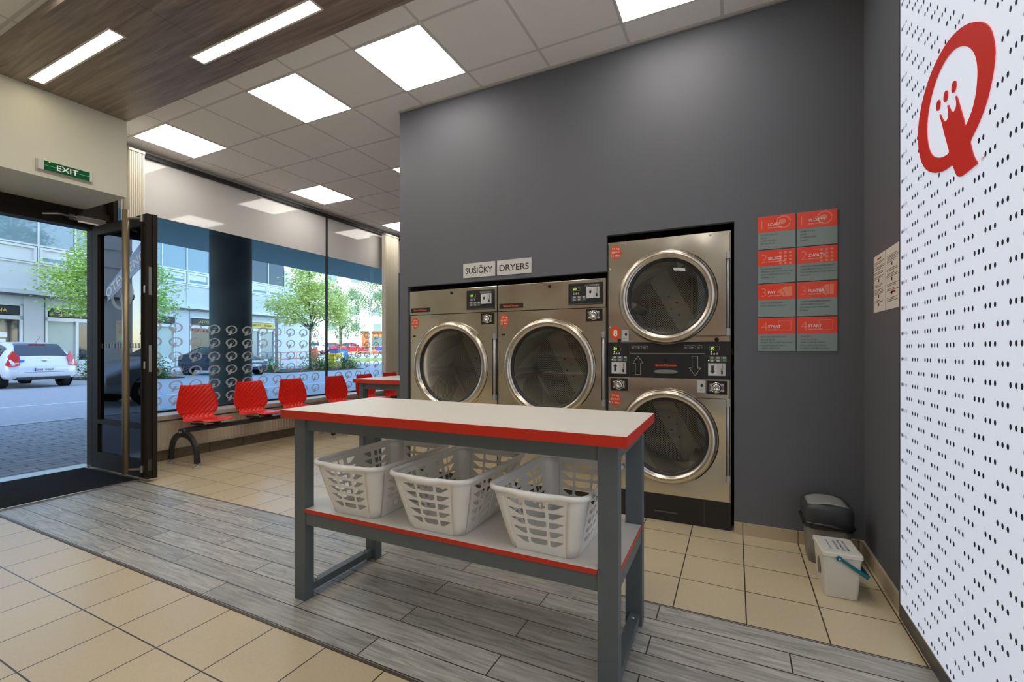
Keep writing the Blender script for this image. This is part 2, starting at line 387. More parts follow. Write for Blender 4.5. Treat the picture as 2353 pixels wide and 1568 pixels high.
QD = [(2.11, 2.045), (2.047, 2.045), (1.983, 2.044)]
qmesh = filled([smooth(QO, 1), smooth(QI, 1)] + [ell(x, y, .0165, .0185, 14) for x, y in QD])
# small window logos, mirrored because they face the street
db = MB()
for c0, n0, x0 in ((2.757, 11, 0), (5.344, 7, 0)):
    for i in range(n0):
        yc = c0 + .2137 * i
        if (yc > 5.02 and c0 < 3) or yc > 6.78: continue
        for r in range(6):
            k = .149 / .59
            mxx = Matrix.Translation((-5.7385, yc, 1.434 - .165 * r)) @ Matrix(((0, 0, 1, 0), (k, 0, 0, 0), (0, k, 0, 0), (0, 0, 0, 1))) @ Matrix.Translation((-2.013, -1.975, 0))
            db.addmesh(qmesh, mxx)
db.build('frosted_logo_film', decalm, win, fix=False)

# ---- lamps ----
def panel_lamp(x0, y0, label, i):
    t = thing('ceiling_panel_lamp', label, 'ceiling light', (x0 + .3, y0 + .3, ZC), group='square ceiling light panels')
    fr = MB()
    for a in ((-.3, .3, -.3, -.288), (-.3, .3, .288, .3), (-.3, -.288, -.288, .288), (.288, .3, -.288, .288)): fr.box(a[0], a[1], a[2], a[3], -.007, -.0005)
    fr.build('frame', framew, t); B('diffuser', ledm, t, -.288, .288, -.288, .288, -.005, -.001)
X0, Y0 = -5.4735, 3.0283
lamps = [(0, -1, 'square ceiling light panel above the door end, nearest the white header'), (3, -1, 'square ceiling light panel in the middle of the three beside the wood band'), (5, -1, 'large square ceiling light panel beside the dark wall corner'),
         (8, -1, 'square ceiling light panel cut by the top edge above the dark wall'), (0, 2, 'square ceiling light panel over the window with logos'), (3, 2, 'sliver of a ceiling light panel peeking past the dark wall edge'),
         (0, 5, 'farthest ceiling light panel beside the dark wall edge near the window corner'), (3, -4, 'square ceiling light panel above the viewer, nearest the entrance'), (5, -4, 'square ceiling light panel above the viewer, middle of three'), (8, -4, 'square ceiling light panel above the viewer, beside the light box'), (3, -7, 'square ceiling light panel behind the viewer on the entrance side'), (8, -7, 'square ceiling light panel behind the viewer on the light box side')]
for n_, (i, j, lb) in enumerate(lamps):
    panel_lamp(X0 + .6 * i, Y0 + .6 * j, lb, n_)
def strip_lamp(x0, x1, y0, y1, label):
    t = thing('recessed_strip_lamp', label, 'ceiling light', ((x0 + x1) / 2, (y0 + y1) / 2, 3.275), group='long strip lights in the wood band')
    hx, hy = (x1 - x0) / 2, (y1 - y0) / 2; fr = MB()
    for a in ((-hx - .012, hx + .012, -hy - .012, -hy), (-hx - .012, hx + .012, hy, hy + .012), (-hx - .012, -hx, -hy, hy), (hx, hx + .012, -hy, hy)): fr.box(*a, -.006, -.0005)
    fr.build('frame', framew, t); B('diffuser', ledw, t, -hx, hx, -hy, hy, -.003, -.0008)
strip_lamp(-4.87, -3.663, 1.502, 1.58, 'warm strip light nearer the entrance header in the wood ceiling')
strip_lamp(-3.475, -2.28, 1.904, 1.985, 'warm strip light cut by the top of the photo in the wood ceiling')
strip_lamp(-1.6, -.4, 1.502, 1.58, 'warm strip light above the folding table in the wood ceiling')

# ---- exit sign ----
t = thing('exit_sign', 'green lit EXIT sign in a clear case on the cream header', 'exit sign', (-5.0, 1.752, 2.665))
rx = math.radians(0)
B('back_plate', M('sign_housing', (.60, .58, .52), .4), t, .0008, .012, -.178, .178, -.050, .046, bev=.003)
B('case', M('clear_case', (.70, .70, .66), .15), t, .012, .034, -.172, .172, -.040, .038, bev=.008)
B('green_face', M('green_sign', (.0, .10, .028), .6, spec=.2, emit=(0, .3, .08), estr=.04), t, .034, .038, -.135, .150, -.038, .036)
B('ridge', M('ridge_plastic', (.25, .5, .33), .2), t, .038, .042, -.135, .150, -.002, .001)
lettering([('EXIT', 0.005, -.022, .135, .044, 'C', .015)], M('sign_white', (.8, .8, .78), .4, emit=(.8, .8, .75), estr=.25), t, (.0425, 0, 0), (0, 1, 0), (0, 0, 1))
MB().ball((.040, -.105, .030), .004).build('indicator_lamp', greenl, t)

# ---- vertical blinds ----
def blind_stack(y0, y1, n, z0, label):
    t = thing('vertical_blind', label, 'blind', (-5.60, y0, 3.262))
    m = MB()
    for k in range(n):
        y = (y1 - y0) * (k + .5) / n; m.box(-.045, .040 + .003 * (k % 2), y - .0025, y + .0025, z0 - 3.262, -.03)
        m.quad((-.045, y - (y1 - y0) / n / 2, z0 - 3.262), (.038, y + (y1 - y0) / n / 2 * .8, z0 - 3.262), (.038, y + (y1 - y0) / n / 2 * .8, -.03), (-.045, y - (y1 - y0) / n / 2, -.03))
    m.build('louvres', cream, t)
    B('head_rail', trimm, t, -.05, .05, 0, y1 - y0, -.028, -.002)
blind_stack(2.442, 2.584, 17, .50, 'cream vertical blind bunched at the door end of the window')
blind_stack(6.245, 6.59, 26, .50, 'cream vertical blind bunched at the far end of the window')
t = tag(MB().tube([(-5.66, 2.428, 3.24), (-5.66, 2.428, 1.3)], .006, 6).build('blind_chain', white), 'white beaded pull chain hanging beside the entrance door frame', 'chain')
tag(MB().box(XL + .0 - .012, XL - .0005, 3.33, 3.41, 1.68, 1.77, bev=.003).build('light_switch', white), 'white wall switch on the end of the dark dryer wall', 'switch')

# ---- entrance ----
ent = struct(MB().box(-5.95, -5.84, 2.257, 2.38, 0, 2.40).box(-5.95, -5.80, 1.04, 2.42, 2.40, 2.575).box(-5.95, -5.80, 1.04, 1.12, 0, 2.40)
             .box(-5.90, -5.85, 1.04, 2.38, 2.575, 3.3).box(-5.90, -5.72, 2.385, 2.42, .0, 3.3).box(-5.81, -5.79, 1.04, 2.38, 2.50, 2.53).build('door_1', dframe))
struct(B('trim_4', alum, None, -6.02, -5.845, 1.0, 2.26, 0.0, .012))
door = thing('entrance_door', 'open glazed entrance door in dark bronze frame standing into the room', 'door', (-5.80, 2.235, 0.03))
LX = 1.10
def dl(x0, x1, z0, z1, y0=-.035, y1=.035): return (x0, x1, y0, y1, z0, z1)
fr = MB().box(.10, .20, -.03, .03, .0, 2.37).box(1.035, LX, -.035, .042, 0, 2.37).box(.20, 1.035, -.03, .03, 2.28, 2.37).box(.20, 1.035, -.03, .03, 0, .155).box(.20, 1.035, -.03, .03, .435, .475)
fr.box(LX, LX + .012, .006, .042, 0, 2.37).box(1.02, 1.035, -.045, -.035, .02, 2.35)
fr.build('leaf_frame', dframe, door)
B('lower_panel', M('dark_blue_black_panel', (.012, .013, .018), .18), door, .20, 1.035, -.012, .012, .155, .435)
B('glass_pane', doorglass, door, .20, 1.035, -.003, .003, .475, 2.28)
def half(x, y, r, z0, z1, n=12): return None
hb = MB(); hb.smooth = True; hb.tube([(.925, -.115, .045), (.925, -.115, 2.40)], .026, 16); hb.smooth = False
hbar = hb.build('pull_bar', M('beige_ribbed_bar', (.36, .29, .19), .35, .6), door)
for z in (.085, 2.33): MB().tube([(.925, -.115, z), (1.03, -.04, z)], .011, 10).tube([(1.03, -.04, z - .03), (1.03, -.04, z + .03)], .018, 10).build('bar_bracket', alum, door)
MB().box(1.065, 1.085, -.046, -.036, .98, 1.05, bev=.006).build('lock_escutcheon', alum, door)
MB().box(1.065, 1.085, -.046, -.036, 1.66, 1.73, bev=.006).build('lock_escutcheon', alum, door)
for z0, z1 in ((1.645, 1.895), (.955, 1.195)): MB().box(LX - .0005, LX + .003, -.022, .002, z0, z1).build('lock_plate', alum, door)
B('foot_bolt', M('dull_metal', (.1, .09, .08), .4, .8), door, LX, LX + .004, -.03, .03, .075, .17)
# things stuck on the door pane
o3 = (-5.80, 2.235, 0.03)
D0 = (0, -.0045, 0)
bl = [(.33, 1.76), (.33, 1.62), (1.035, 1.95), (1.035, 2.18), (.98, 2.16)]
lettering([], filmmat('blue_banner_film', (.02, .10, .50), .93), door, D0, (1, 0, 0), (0, 0, 1), 'open_banner', [bl])
sx_ = math.cos(.47); sy_ = math.sin(.47)
lettering([('OTEVŘENO', 0, 0, .78, .085, 'L', .02)], filmmat('pale_letter_film', (.62, .70, .80), .95), door, (.33, -.0055, 1.655), (sx_, 0, sy_), (-sy_, 0, sx_), 'banner_lettering')
k = .42 / .59
qm = MB(); qm.addmesh(qmesh, Matrix.Translation((.60, -.005, 1.66)) @ Matrix(((-k, 0, 0, 0), (0, 0, 1, 0), (0, k, 0, 0), (0, 0, 0, 1))) @ Matrix.Translation((-2.013, -1.975, 0)))
qm.build('logo_film', filmmat('pale_blue_film', (.20, .27, .36), .55), door, fix=False)
hp = lettering([], M('beige_notice_paper', (.42, .41, .36), .7), door, (0, -.006, 0), (1, 0, 0), (0, 0, 1), 'opening_hours_notice', [rect(.50, .72, 1.23, 1.43)])
lettering([(s_, .61, 1.40 - .022 * i_, .16 if i_ else .19, .009, 'C') for i_, s_ in enumerate(['PROVOZNÍ DOBA', 'OPENING HOURS', 'PO-PÁ 6 - 22', 'SO-NE 7 - 22', 'SAMOOBSLUHA'])], txtd, hp, (0, -.0065, 0), (1, 0, 0), (0, 0, 1))
lettering([], M('green_arrow_sticker', (.1, .5, .12), .5), door, (0, -.0068, 0), (1, 0, 0), (0, 0, 1), 'green_arrow_sticker', [[(.56, 1.24), (.56, 1.28), (.66, 1.30), (.66, 1.32), (.72, 1.28), (.66, 1.235), (.66, 1.25)]])
lettering([], M('warning_red', (.40, .015, .02), .5), door, (0, -.006, 0), (1, 0, 0), (0, 0, 1), 'warning_triangle', [[(.92, 1.295), (1.03, 1.295), (.975, 1.395)]])
lettering([], filmmat('dark_square_film', (.06, .07, .10), .8), door, (0, -.006, 0), (1, 0, 0), (0, 0, 1), 'safety_squares', [rect(.22 + .055 * i_, .25 + .055 * i_, 1.17, 1.215) for i_ in range(15)])
# closer
t = thing('door_closer', 'grey door closer arm under the entrance header', 'door closer', (-5.79, 2.0, 2.47))
MB().box(.0, .055, .04, .33, -.03, .025, bev=.006).build('body', M('dark_closer_metal', (.12, .115, .10), .35, .7), t)
MB().tube([(.05, .10, .0), (.07, -.04, .0), (.03, -.14, -.02)], .010, 8).box(.06, .075, .10, .33, -.045, -.03).build('arm', alum, t)
# mat
t = thing('entrance_mat', 'black ribbed entrance mat let into the floor by the open door', 'doormat', (-5.335, 1.745, 0))
mm = M('black_ribbed_carpet', (.018, .018, .022), .95, noise_amt=.5, nscale=60, bump=.8, bscale=120)
MB().box(-.49, .49, -.425, .445, .001, .008).build('carpet', mm, t)
rb = MB()
for k in range(58): rb.box(-.49 + k * .017, -.483 + k * .017, -.425, .445, .008, .012)
rb.build('ribs', mm, t)
MB().box(-.505, -.49, -.44, .455, .0005, .012).box(.49, .505, -.44, .455, .0005, .012).box(-.49, .49, -.44, -.425, .0005, .012).box(-.49, .49, .445, .46, .0005, .012).build('edge_frame', alum, t)

# ---- radiator ----
t = thing('radiator', 'low cream panel radiator under the window behind the red seats', 'radiator', (-5.480, 2.50, .12))
m = MB(); m.smooth = False
prof = []
N = 46
rows = [[], []]
for k in range(N):
    y = k * (1.95 / N)
    for dy, dx in ((0, .030), (.010, .036), (.026, .036), (.032, .030)):
        for q_, z in enumerate((.025, .272)): rows[q_].append((dx, y + dy, z))
m.grid(rows); m.box(-.0, .0285, 0, 1.95, 0.0, .30); m.build('panel', M('cream_radiator_enamel', (.66, .58, .45), .4), t)
g = MB(); [g.box(.0287, .0300, .01 + k * .0424, .034 + k * .0424, .012, .018) for k in range(45)]; g.build('slots', white, t)
MB().tube([(.0, 1.93, .04), (.02, 2.0, .04), (.02, 2.07, .03), (.0, 2.10, 0)], .012, 8).ball((.02, 2.0, .04), .022).build('valve', alum, t)

# ================= FURNITURE =================
# ---- folding tables ----
def make_table(name, label, loc, rz, group):
    t = thing(name, label, 'table', loc, rz, group)
    W, D = 1.605, .615
    MB().box(-W / 2 + .0015, W / 2 - .0015, -D / 2 + .0015, D / 2 - .0015, .8625, .9002).build('tabletop', whitelam, t)
    e = MB()
    for a in ((-W / 2, W / 2, -D / 2, -D / 2 + .0015), (-W / 2, W / 2, D / 2 - .0015, D / 2), (-W / 2, -W / 2 + .0015, -D / 2 + .0015, D / 2 - .0015), (W / 2 - .0015, W / 2, -D / 2 + .0015, D / 2 - .0015)): e.box(*a, .862, .8995)
    e.build('red_edge_banding', redm, t)
    x0, x1, y0, y1 = -.765, .765, -.262, .262
    for x in (x0, x1):
        for y in (y0, y1):
            sx = 1 if x > 0 else -1; sy = 1 if y > 0 else -1
            MB().box(x - (.07 if sx > 0 else 0), x + (0 if sx > 0 else .07), y - (.052 if sy > 0 else 0), y + (0 if sy > 0 else .052), 0, .8620, bev=.002).build('leg', greyfr, t)
    for y in (y0 + .008, y1 - .048): B('apron', greyfr, t, x0 + .07, x1 - .07, y, y + .04, .802, .8618)
    for x in (x0 + .008, x1 - .048): B('apron', greyfr, t, x, x + .04, y0 + .052, y1 - .052, .802, .8618)
    for y in (y0 + .004, y1 - .044): B('shelf_rail', greyfr, t, x0 + .07, x1 - .07, y, y + .04, .360, .4165)
    for x in (x0 + .004, x1 - .044): B('shelf_rail', greyfr, t, x, x + .04, y0 + .052, y1 - .052, .360, .4165)
    for x in (x0 + .01, x1 - .05):
        q = B('floor_rail', greyfr, t, x, x + .04, y0 + .052, y1 - .052, .02, .055)
        for yb in (y0 + .10, y1 - .10): MB().ball((x + .02, yb, .056), .008).build('bolt', alum, q)
    sh = MB().box(x0 + .0715, x1 - .0715, y0 + .001, y1 - .001, .4168, .4345).box(x0 + .003, x0 + .0715, y0 + .054, y1 - .054, .4168, .4345).box(x1 - .0715, x1 - .003, y0 + .054, y1 - .054, .4168, .4345).build('shelf', whitelam, t)
    MB().box(x0 + .0715, x1 - .0715, y0 - .0005, y0 + .001, .4168, .4343).box(x0 + .0715, x1 - .0715, y1 - .001, y1 + .0005, .4168, .4343).box(x1 - .003, x1 - .0015, y0 + .054, y1 - .054, .4168, .4343).box(x0 + .0015, x0 + .003, y0 + .054, y1 - .054, .4168, .4343).build('red_shelf_edge', redm, t)
    return t
make_table('folding_table', 'long white folding table with red edge and a lower shelf of baskets', (-1.116, 1.755, 0), math.radians(.9), 'red edged folding tables')
make_table('folding_table', 'second white folding table half hidden behind the dark wall edge', (-3.052, 4.11, 0), PI / 2, 'red edged folding tables')

# ---- laundry baskets ----
def basket(name, label, loc, rz):
    t = thing(name, label, 'laundry basket', loc, rz, 'white laundry baskets on the table shelf')
    Hh = .232; bw, bl, tw, tl = .262, .45, .372, .585; rb, rt = .035, .06
    def hole_row(cx, z, hh, kind, w_):
        # wedge left, cup, wedge right
        if kind == 'L': return [(cx + w_ / 2, z + hh / 2), (cx + w_ / 2, z - hh * .42), (cx + w_ * .34, z - hh / 2), (cx + w_ * .1, z - hh * .40), (cx - w_ / 2, z + hh * .42), (cx - w_ * .42, z + hh / 2)]
        if kind == 'R': return [(2 * cx - x, y) for x, y in hole_row(cx, z, hh, 'L', w_)][::-1]
        return [(cx - w_ / 2, z + hh / 2), (cx - w_ / 2, z - hh * .25), (cx - w_ * .33, z - hh / 2), (cx + w_ * .33, z - hh / 2), (cx + w_ / 2, z - hh * .25), (cx + w_ / 2, z + hh / 2)]
    walls = MB(); walls.smooth = False
    def lerp(a, c, f_): return a + (c - a) * f_
    def side(sw, groups, place):
        # sw: flat width; local u in -.5..0.5 of flat width, v 0..1
        outl = [[(-.5, 0), (.5, 0), (.5, 1), (-.5, 1)]]
        for r in range(5):
            v = .20 + r * .158
            for (u, wd, kd) in groups: outl.append(hole_row(u, v, .112, kd, wd))
        # dense horizontal sampling is not needed: walls are ruled surfaces
        me = filled(outl)
        vs = [walls.bm.verts.new(place(p.co.x, p.co.y)) for p in me.vertices]
        for p in me.polygons: walls._f([vs[i] for i in p.vertices])
        bpy.data.meshes.remove(me)
    def prof(v): return v + .035 * math.sin(v * PI)  # slight belly
    def plane(axis, sgn):
        def pl(u, v):
            f_ = prof(v)
            if axis == 'y':
                hw = lerp(bw / 2 - rb, tw / 2 - rt, v); y = sgn * lerp(bl / 2, tl / 2, f_); return (u * 2 * hw, y, v * Hh)
            hl = lerp(bl / 2 - rb, tl / 2 - rt, v); x = sgn * lerp(bw / 2, tw / 2, f_); return (x, u * 2 * hl, v * Hh)
        return pl
    short = [(-.335, .25, 'L'), (0, .32, 'C'), (.335, .25, 'R')]
    long = [(-.38, .13, 'L'), (-.27, .065, 'C'), (-.13, .12, 'R'), (.13, .12, 'L'), (.27, .065, 'C'), (.38, .13, 'R')]
    for s_ in (-1, 1):
        side(0, short, plane('y', s_)); side(0, long, plane('x', s_))
    for sx in (-1, 1):
        for sy in (-1, 1):
            rows = []
            for iv in range(7):
                v = iv / 6; f_ = prof(v); r = lerp(rb, rt, v); row = []
                cxp, cyp = lerp(bw / 2, tw / 2, f_) , lerp(bl / 2, tl / 2, f_)
                ax = lerp(bw / 2 - rb, tw / 2 - rt, v); ay = lerp(bl / 2 - rb, tl / 2 - rt, v)
                for k in range(7):
                    a = k / 6 * PI / 2; row.append((sx * (ax + (cxp - ax) * math.sin(a)), sy * (ay + (cyp - ay) * math.cos(a)), v * Hh))
                rows.append(row)
            walls.smooth = True; walls.grid(rows); walls.smooth = False
    # floor of the basket, rim skirt
    def ringpts(hx, hy, r, z, n=6):
        out = []
        for sx, sy, a0 in ((1, 1, 0), (-1, 1, 90), (-1, -1, 180), (1, -1, 270)):
            for k in range(n + 1):
                a = math.radians(a0 + 90 * k / n); out.append((sx * (hx - r) + r * math.cos(a), sy * (hy - r) + r * math.sin(a), z))
        return out
    walls.poly(ringpts(bw / 2, bl / 2, rb, 0.001))
    bmesh.ops.remove_doubles(walls.bm, verts=walls.bm.verts[:], dist=.0006)
    o = walls.build('slotted_body', basketm, t); mod_solid(o, .0025, 0)
    rim = MB(); rim.smooth = True
    pts = ringpts(tw / 2 + .004, tl / 2 + .004, rt + .004, 0)
    q = []
    for p in pts: q.append((p[0], p[1], Hh + .002))
    # round rim rail densified along the sides with a drooping grip on the short ends
    full = []
    for i in range(len(q)):
        a, c = Vector(q[i]), Vector(q[(i + 1) % len(q)]); n = max(1, int((c - a).length / .03))
        for k in range(n): full.append(a.lerp(c, k / n))
    rr = []
    for p in full:
        e = max(0, 1 - abs(p.x) / .085) if abs(p.y) > tl / 2 - .01 else 0
        e = min(1, e * 2.2); p.y += math.copysign(.010 * e, p.y); p.z -= .004 * e; rr.append(.0105 + .0045 * e)
    rim.tube(full, rr, 12, close=True); rim.build('rolled_rim', basketm, t)
    rbm = MB()
    for s_ in (-1, 1):
      rbm = MB(); rbm.prism([(s_ * bw / 2, -.016, .004), (s_ * bw / 2, .016, .004), (s_ * tw / 2, .016, Hh), (s_ * tw / 2, -.016, Hh)], (s_ * .006, 0, 0)); rbm.build('side_rib', basketm, t)
    return t
bk = []
for nm, lb, x, y, rz in (('laundry_basket', 'white slotted laundry basket at the left end of the shelf', -1.548, 1.748, 0.02), ('laundry_basket', 'middle white laundry basket with dark handwriting on its side rib', -1.108, 1.752, .01), ('laundry_basket', 'white laundry basket nearest the right front leg of the table', -.635, 1.765, -.01)):
    if not bk: bk.append(basket(nm, lb, (x, y, .436), rz))
    else:
        c = copy_tree(bk[0]); c.location = (x, y, .436); c.rotation_euler = (0, 0, rz); c['label'] = lb; bk.append(c)
lettering([('pero', 0, .02, .030, .011, 'C'), ('2000', 0, 0, .030, .011, 'C')], txtd, bk[1], (.172, 0, .135), (0, 1, 0), (.22, 0, .975), 'handwriting')

# ---- bench seats ----
def shell_mesh():
    ctrl = [(-4.885, .432, .13), (-4.90, .443, .17), (-4.95, .440, .200), (-5.03, .428, .215), (-5.12, .420, .213), (-5.19, .421, .195), (-5.235, .430, .172), (-5.262, .450, .160), (-5.278, .480, .172), (-5.287, .520, .204), (-5.294, .560, .214), (-5.303, .620, .208), (-5.315, .70, .188), (-5.330, .765, .166), (-5.340, .797, .155)]
    # catmull resample
    def cm(p0, p1, p2, p3, t_): return [.5 * ((2 * b_) + (-a_ + c_) * t_ + (2 * a_ - 5 * b_ + 4 * c_ - d_) * t_ * t_ + (-a_ + 3 * b_ - 3 * c_ + d_) * t_ ** 3) for a_, b_, c_, d_ in zip(p0, p1, p2, p3)]
    pr = []
    for i in range(len(ctrl) - 1):
        p0 = ctrl[max(i - 1, 0)]; p1 = ctrl[i]; p2 = ctrl[i + 1]; p3 = ctrl[min(i + 2, len(ctrl) - 1)]
        L = math.hypot(p2[0] - p1[0], p2[1] - p1[1]); n = max(2, int(L / .0042))
        for k in range(n): pr.append(cm(p0, p1, p2, p3, k / n))
    pr.append(list(ctrl[-1]))
    L = 0; rows = []; K = 92
    for i, (x, z, hw) in enumerate(pr):
        if i: L += math.hypot(x - pr[i - 1][0], z - pr[i - 1][1])
        d = Vector((pr[min(i + 1, len(pr) - 1)][0] - pr[max(i - 1, 0)][0], 0, pr[min(i + 1, len(pr) - 1)][1] - pr[max(i - 1, 0)][1])).normalized()
        nrm = Vector((-d.z, 0, d.x)); nrm = -nrm if (nrm.x < 0 or (abs(nrm.x) < .5 and nrm.z < 0)) else nrm
        if nrm.z < 0 and abs(nrm.x) < .8: nrm = -nrm
        row = []
        for k in range(K + 1):
            tt = k / K * 2 - 1; y = tt * hw
            a = (L / .048 + y / .050) * PI; c = (L / .048 - y / .050) * PI
            h = .0050 * math.sqrt(abs(math.sin(a) * math.sin(c)))
            edge = min(1, (1 - abs(tt)) * 8, i / 4, (len(pr) - 1 - i) / 4)
            bend = .028 * tt * tt * (1 if z > .5 else .45)
            v = Vector((x, y, z)) + nrm * (h * edge + bend)
            if i < 20: v.x -= .012 * tt ** 4
            row.append(v)
        rows.append(row)
    m = MB(); m.smooth = True; m.grid(rows); return m
benches = []
for bi, (ys, y0, y1, lab) in enumerate((([2.945, 3.555, 4.135], 2.70, 4.42, 'black beam bench under the window carrying the three nearest red seats'), ([4.868, 5.46, 6.06], 4.63, 6.3, 'second black beam bench mostly hidden behind the folding tables'))):
    t = thing('beam_bench', lab, 'bench', (0, 0, 0), group='black beam benches')
    m = MB(); m.box(-5.10, -5.04, y0 - .02, y1 + .02, .335, .385, bev=.012); m.build('beam', beamm, t)
    for y in (y0, y1):
        m = MB(); m.smooth = True
        arc = []
        for k in range(15):
            a = PI * k / 14; arc.append((-5.07 - .225 * math.cos(a), y, .075 + .245 * math.sin(a) ** .75))
        arc = [(-5.298, y, .045)] + arc + [(-4.842, y, .045)]
        rows = []
        for i, p in enumerate(arc):
            p = Vector(p); d = (Vector(arc[min(i + 1, len(arc) - 1)]) - Vector(arc[max(i - 1, 0)])).normalized(); nn = Vector((-d.z, 0, d.x)); e = .016 + .012 * max(0, 1 - abs(p.x + 5.07) / .23)
            rows.append([p + nn * e + Vector((0, .02, 0)), p + nn * e - Vector((0, .02, 0)), p - nn * e - Vector((0, .02, 0)), p - nn * e + Vector((0, .02, 0))])
        m.smooth = False; m.grid(rows, close_u=True)
        leg = m.build('leg', beamm, t)
        cap = MB(); cap.smooth = True; cap.lathe([(.04, -.032), (.04, .032)], (-5.07, y, .345), 'Y', 20, cap=True); cap.build('leg_clamp', beamm, leg)
        for sx in (-5.30, -4.84):
            f_ = MB(); f_.smooth = True; f_.lathe([(.038, .0), (.036, .008), (.012, .016), (.010, .05)], (sx, y, 0.001), 'Z', 16, cap=True); f_.build('foot', M('grey_rubber_foot', (.42, .42, .38), .6), leg)
            B('foot_collar', black, leg, sx - .018, sx + .018, y - .022, y + .022, .045, .085)
        for xb in (-5.085, -5.055): MB().ball((xb, y - .034, .345), .008).build('bolt', alum, leg)
    for y in ys:
        for yb in (y - .10, y + .07): MB().box(-5.22, -5.02, yb, yb + .03, .385, .407).build('seat_bracket', beamm, t)
    benches.append((t, ys))
first = None
slabs = ['red quilted seat nearest the open entrance door', 'red quilted seat second from the entrance door', 'red quilted seat just left of the folding table corner', 'red quilted seat in front of the window mullion', 'red quilted seat half hidden by the far folding table', 'farthest red quilted seat beyond the far folding table']
k = 0
for t, ys in benches:
    for y in ys:
        if first is None:
            o = shell_mesh().build('bench_seat', chairred); mod_solid(o, .006, -1); first = o
        else: o = first.copy(); COL.objects.link(o)
        o.location = (0, y, 0); tag(o, slabs[k], 'seat', 'red quilted bench seats'); k += 1

# ================= DRYERS =================
YF = 3.285
def F(x, z, y=YF): return (x, y, z)
RX, RZ = (1, 0, 0), (0, 0, 1)
def txt(items, mat, parent, y, name='lettering', polys=()): return lettering(items, mat, parent, (0, y, 0), RX, RZ, name, polys)
def door_unit(t, cx, cz, R, xr, hz):
    """ring, glass, side plate and hinge; R outer radius; xr right edge of the side plate"""
    d = bpy.data.objects
    m = MB(); m.smooth = True
    m.lathe([(R + .004, -.001), (R + .004, -.018), (R - .006, -.020), (R - .002, -.040), (R - .016, -.060), (R - .034, -.066), (R - .050, -.060), (R - .058, -.045), (R - .062, -.025)], (cx, YF, cz), 'Y', 72)
    dr = m.build('door_ring', ringm, t)
    m = MB(); m.smooth = True
    m.lathe([(R - .062, -.028), (R - .078, -.024), (R - .080, -.012), (R - .052, -.002)], (cx, YF, cz), 'Y', 72); m.build('rubber_gasket', black, dr)
    g = MB(); g.smooth = True
    g.lathe([(.001, -.030), (.10, -.029), (R * .6, -.024), (R - .079, -.016)], (cx, YF, cz), 'Y', 64); g.build('door_glass', dryerglass, dr)
    # side plate: a slab with the ring's circle cut out of its left edge
    pts = []
    a0 = math.asin(min(.999, hz / (R + .003)))
    for k in range(17):
        a = a0 - 2 * a0 * k / 16; pts.append((cx + (R + .003) * math.cos(a), YF - .036, cz + (R + .003) * math.sin(a)))
    pts += [(xr, YF - .036, cz - hz), (xr, YF - .036, cz + hz)]
    p = MB().prism(pts, (0, .030, 0)).build('side_plate', steel, t)
    MB().prism([(cx + (x - cx) * 1.0 + (.0025 if x > cx + R * .9 else 0), YF - .0045, cz + (z - cz) * 1.008) for x, y, z in pts], (0, .004, 0)).build('plate_shadow_gap', blackm, p)
    h = MB(); h.smooth = True; h.tube([(xr + .012, YF - .022, cz - hz + .02), (xr + .012, YF - .022, cz + hz - .02)], .0105, 12); h.smooth = False
    h.box(xr + .002, xr + .024, YF - .034, YF - .001, cz + hz - .045, cz + hz, bev=.002).box(xr + .002, xr + .024, YF - .034, YF - .001, cz - hz, cz - hz + .045, bev=.002)
    h.build('hinge', hingem, t)
    # drum behind the glass
    r = R - .045; m = MB(); m.smooth = True; rows = []
    seg = 72; uvs = []
    dep = [0.02, .10, .2, .3, .4, .52]
    for y in dep: rows.append([(cx + r * math.cos(2 * PI * k / seg), YF + y, cz + r * math.sin(2 * PI * k / seg)) for k in range(seg + 1)])
    m.grid(rows); o = m.build('drum', [drumm], t)
    me = o.data; ul = me.uv_layers.new(name='UVMap')
    for lp in me.loops:
        co = me.vertices[lp.vertex_index].co; a = math.atan2(co.z - cz, co.x - cx) % (2 * PI); ul.data[lp.index].uv = (a * r, co.y)
    for pl in me.polygons:     # keep the seam from wrapping
        us = [ul.data[i].uv[0] for i in pl.loop_indices]
        if max(us) - min(us) > 1:
            for i in pl.loop_indices:
                if ul.data[i].uv[0] < .5: ul.data[i].uv[0] += 2 * PI * r
    bk_ = MB(); bk_.smooth = True; bk_.lathe([(.001, .50), (r * .5, .505), (r + .002, .52)], (cx, YF, cz), 'Y', 48); bo = bk_.build('drum_back', drumm, o); ub = bo.data.uv_layers.new(name='UVMap')
    for lp in bo.data.loops: co = bo.data.vertices[lp.vertex_index].co; ub.data[lp.index].uv = (co.x - cx + .93, co.z - cz)
    for (bx, bz) in ((-.05, .06), (.01, .01), (.03, -.09), (-.03, -.04)): MB().ball((cx + bx, YF + .497, cz + bz), .008, sy=.4, seg=6).build('drum_screw', M('screw_dark', (.2, .19, .17), .4, .8), bo)
    for a in (70, 190, 310):
        a = math.radians(a); c_, s_ = math.cos(a), math.sin(a); bf = MB()
        def q(rr, off, y): return (cx + rr * c_ - off * s_, YF + y, cz + rr * s_ + off * c_)
        bf.prism([q(r, -.045, .05), q(r - .06, -.006, .05), q(r - .06, .006, .05), q(r, .045, .05)], (0, .44, 0)); bf.build('drum_baffle', M('baffle_steel', (.42, .40, .36), .4, .4), o)
    for a in (40, 55, 68):
        a = math.radians(a); pass
    return dr
def steel_front(x0, x1, z0, z1, cx, cz, R, n=64):
    me = filled([[(x0, z0), (x1, z0), (x1, z1), (x0, z1)], ell(cx, cz, R, R, n)])
    m = MB(); m.addmesh(me, Matrix(((1, 0, 0, 0), (0, 0, 1, YF), (0, 1, 0, 0), (0, 0, 0, 1)))); bpy.data.meshes.remove(me)
    return m
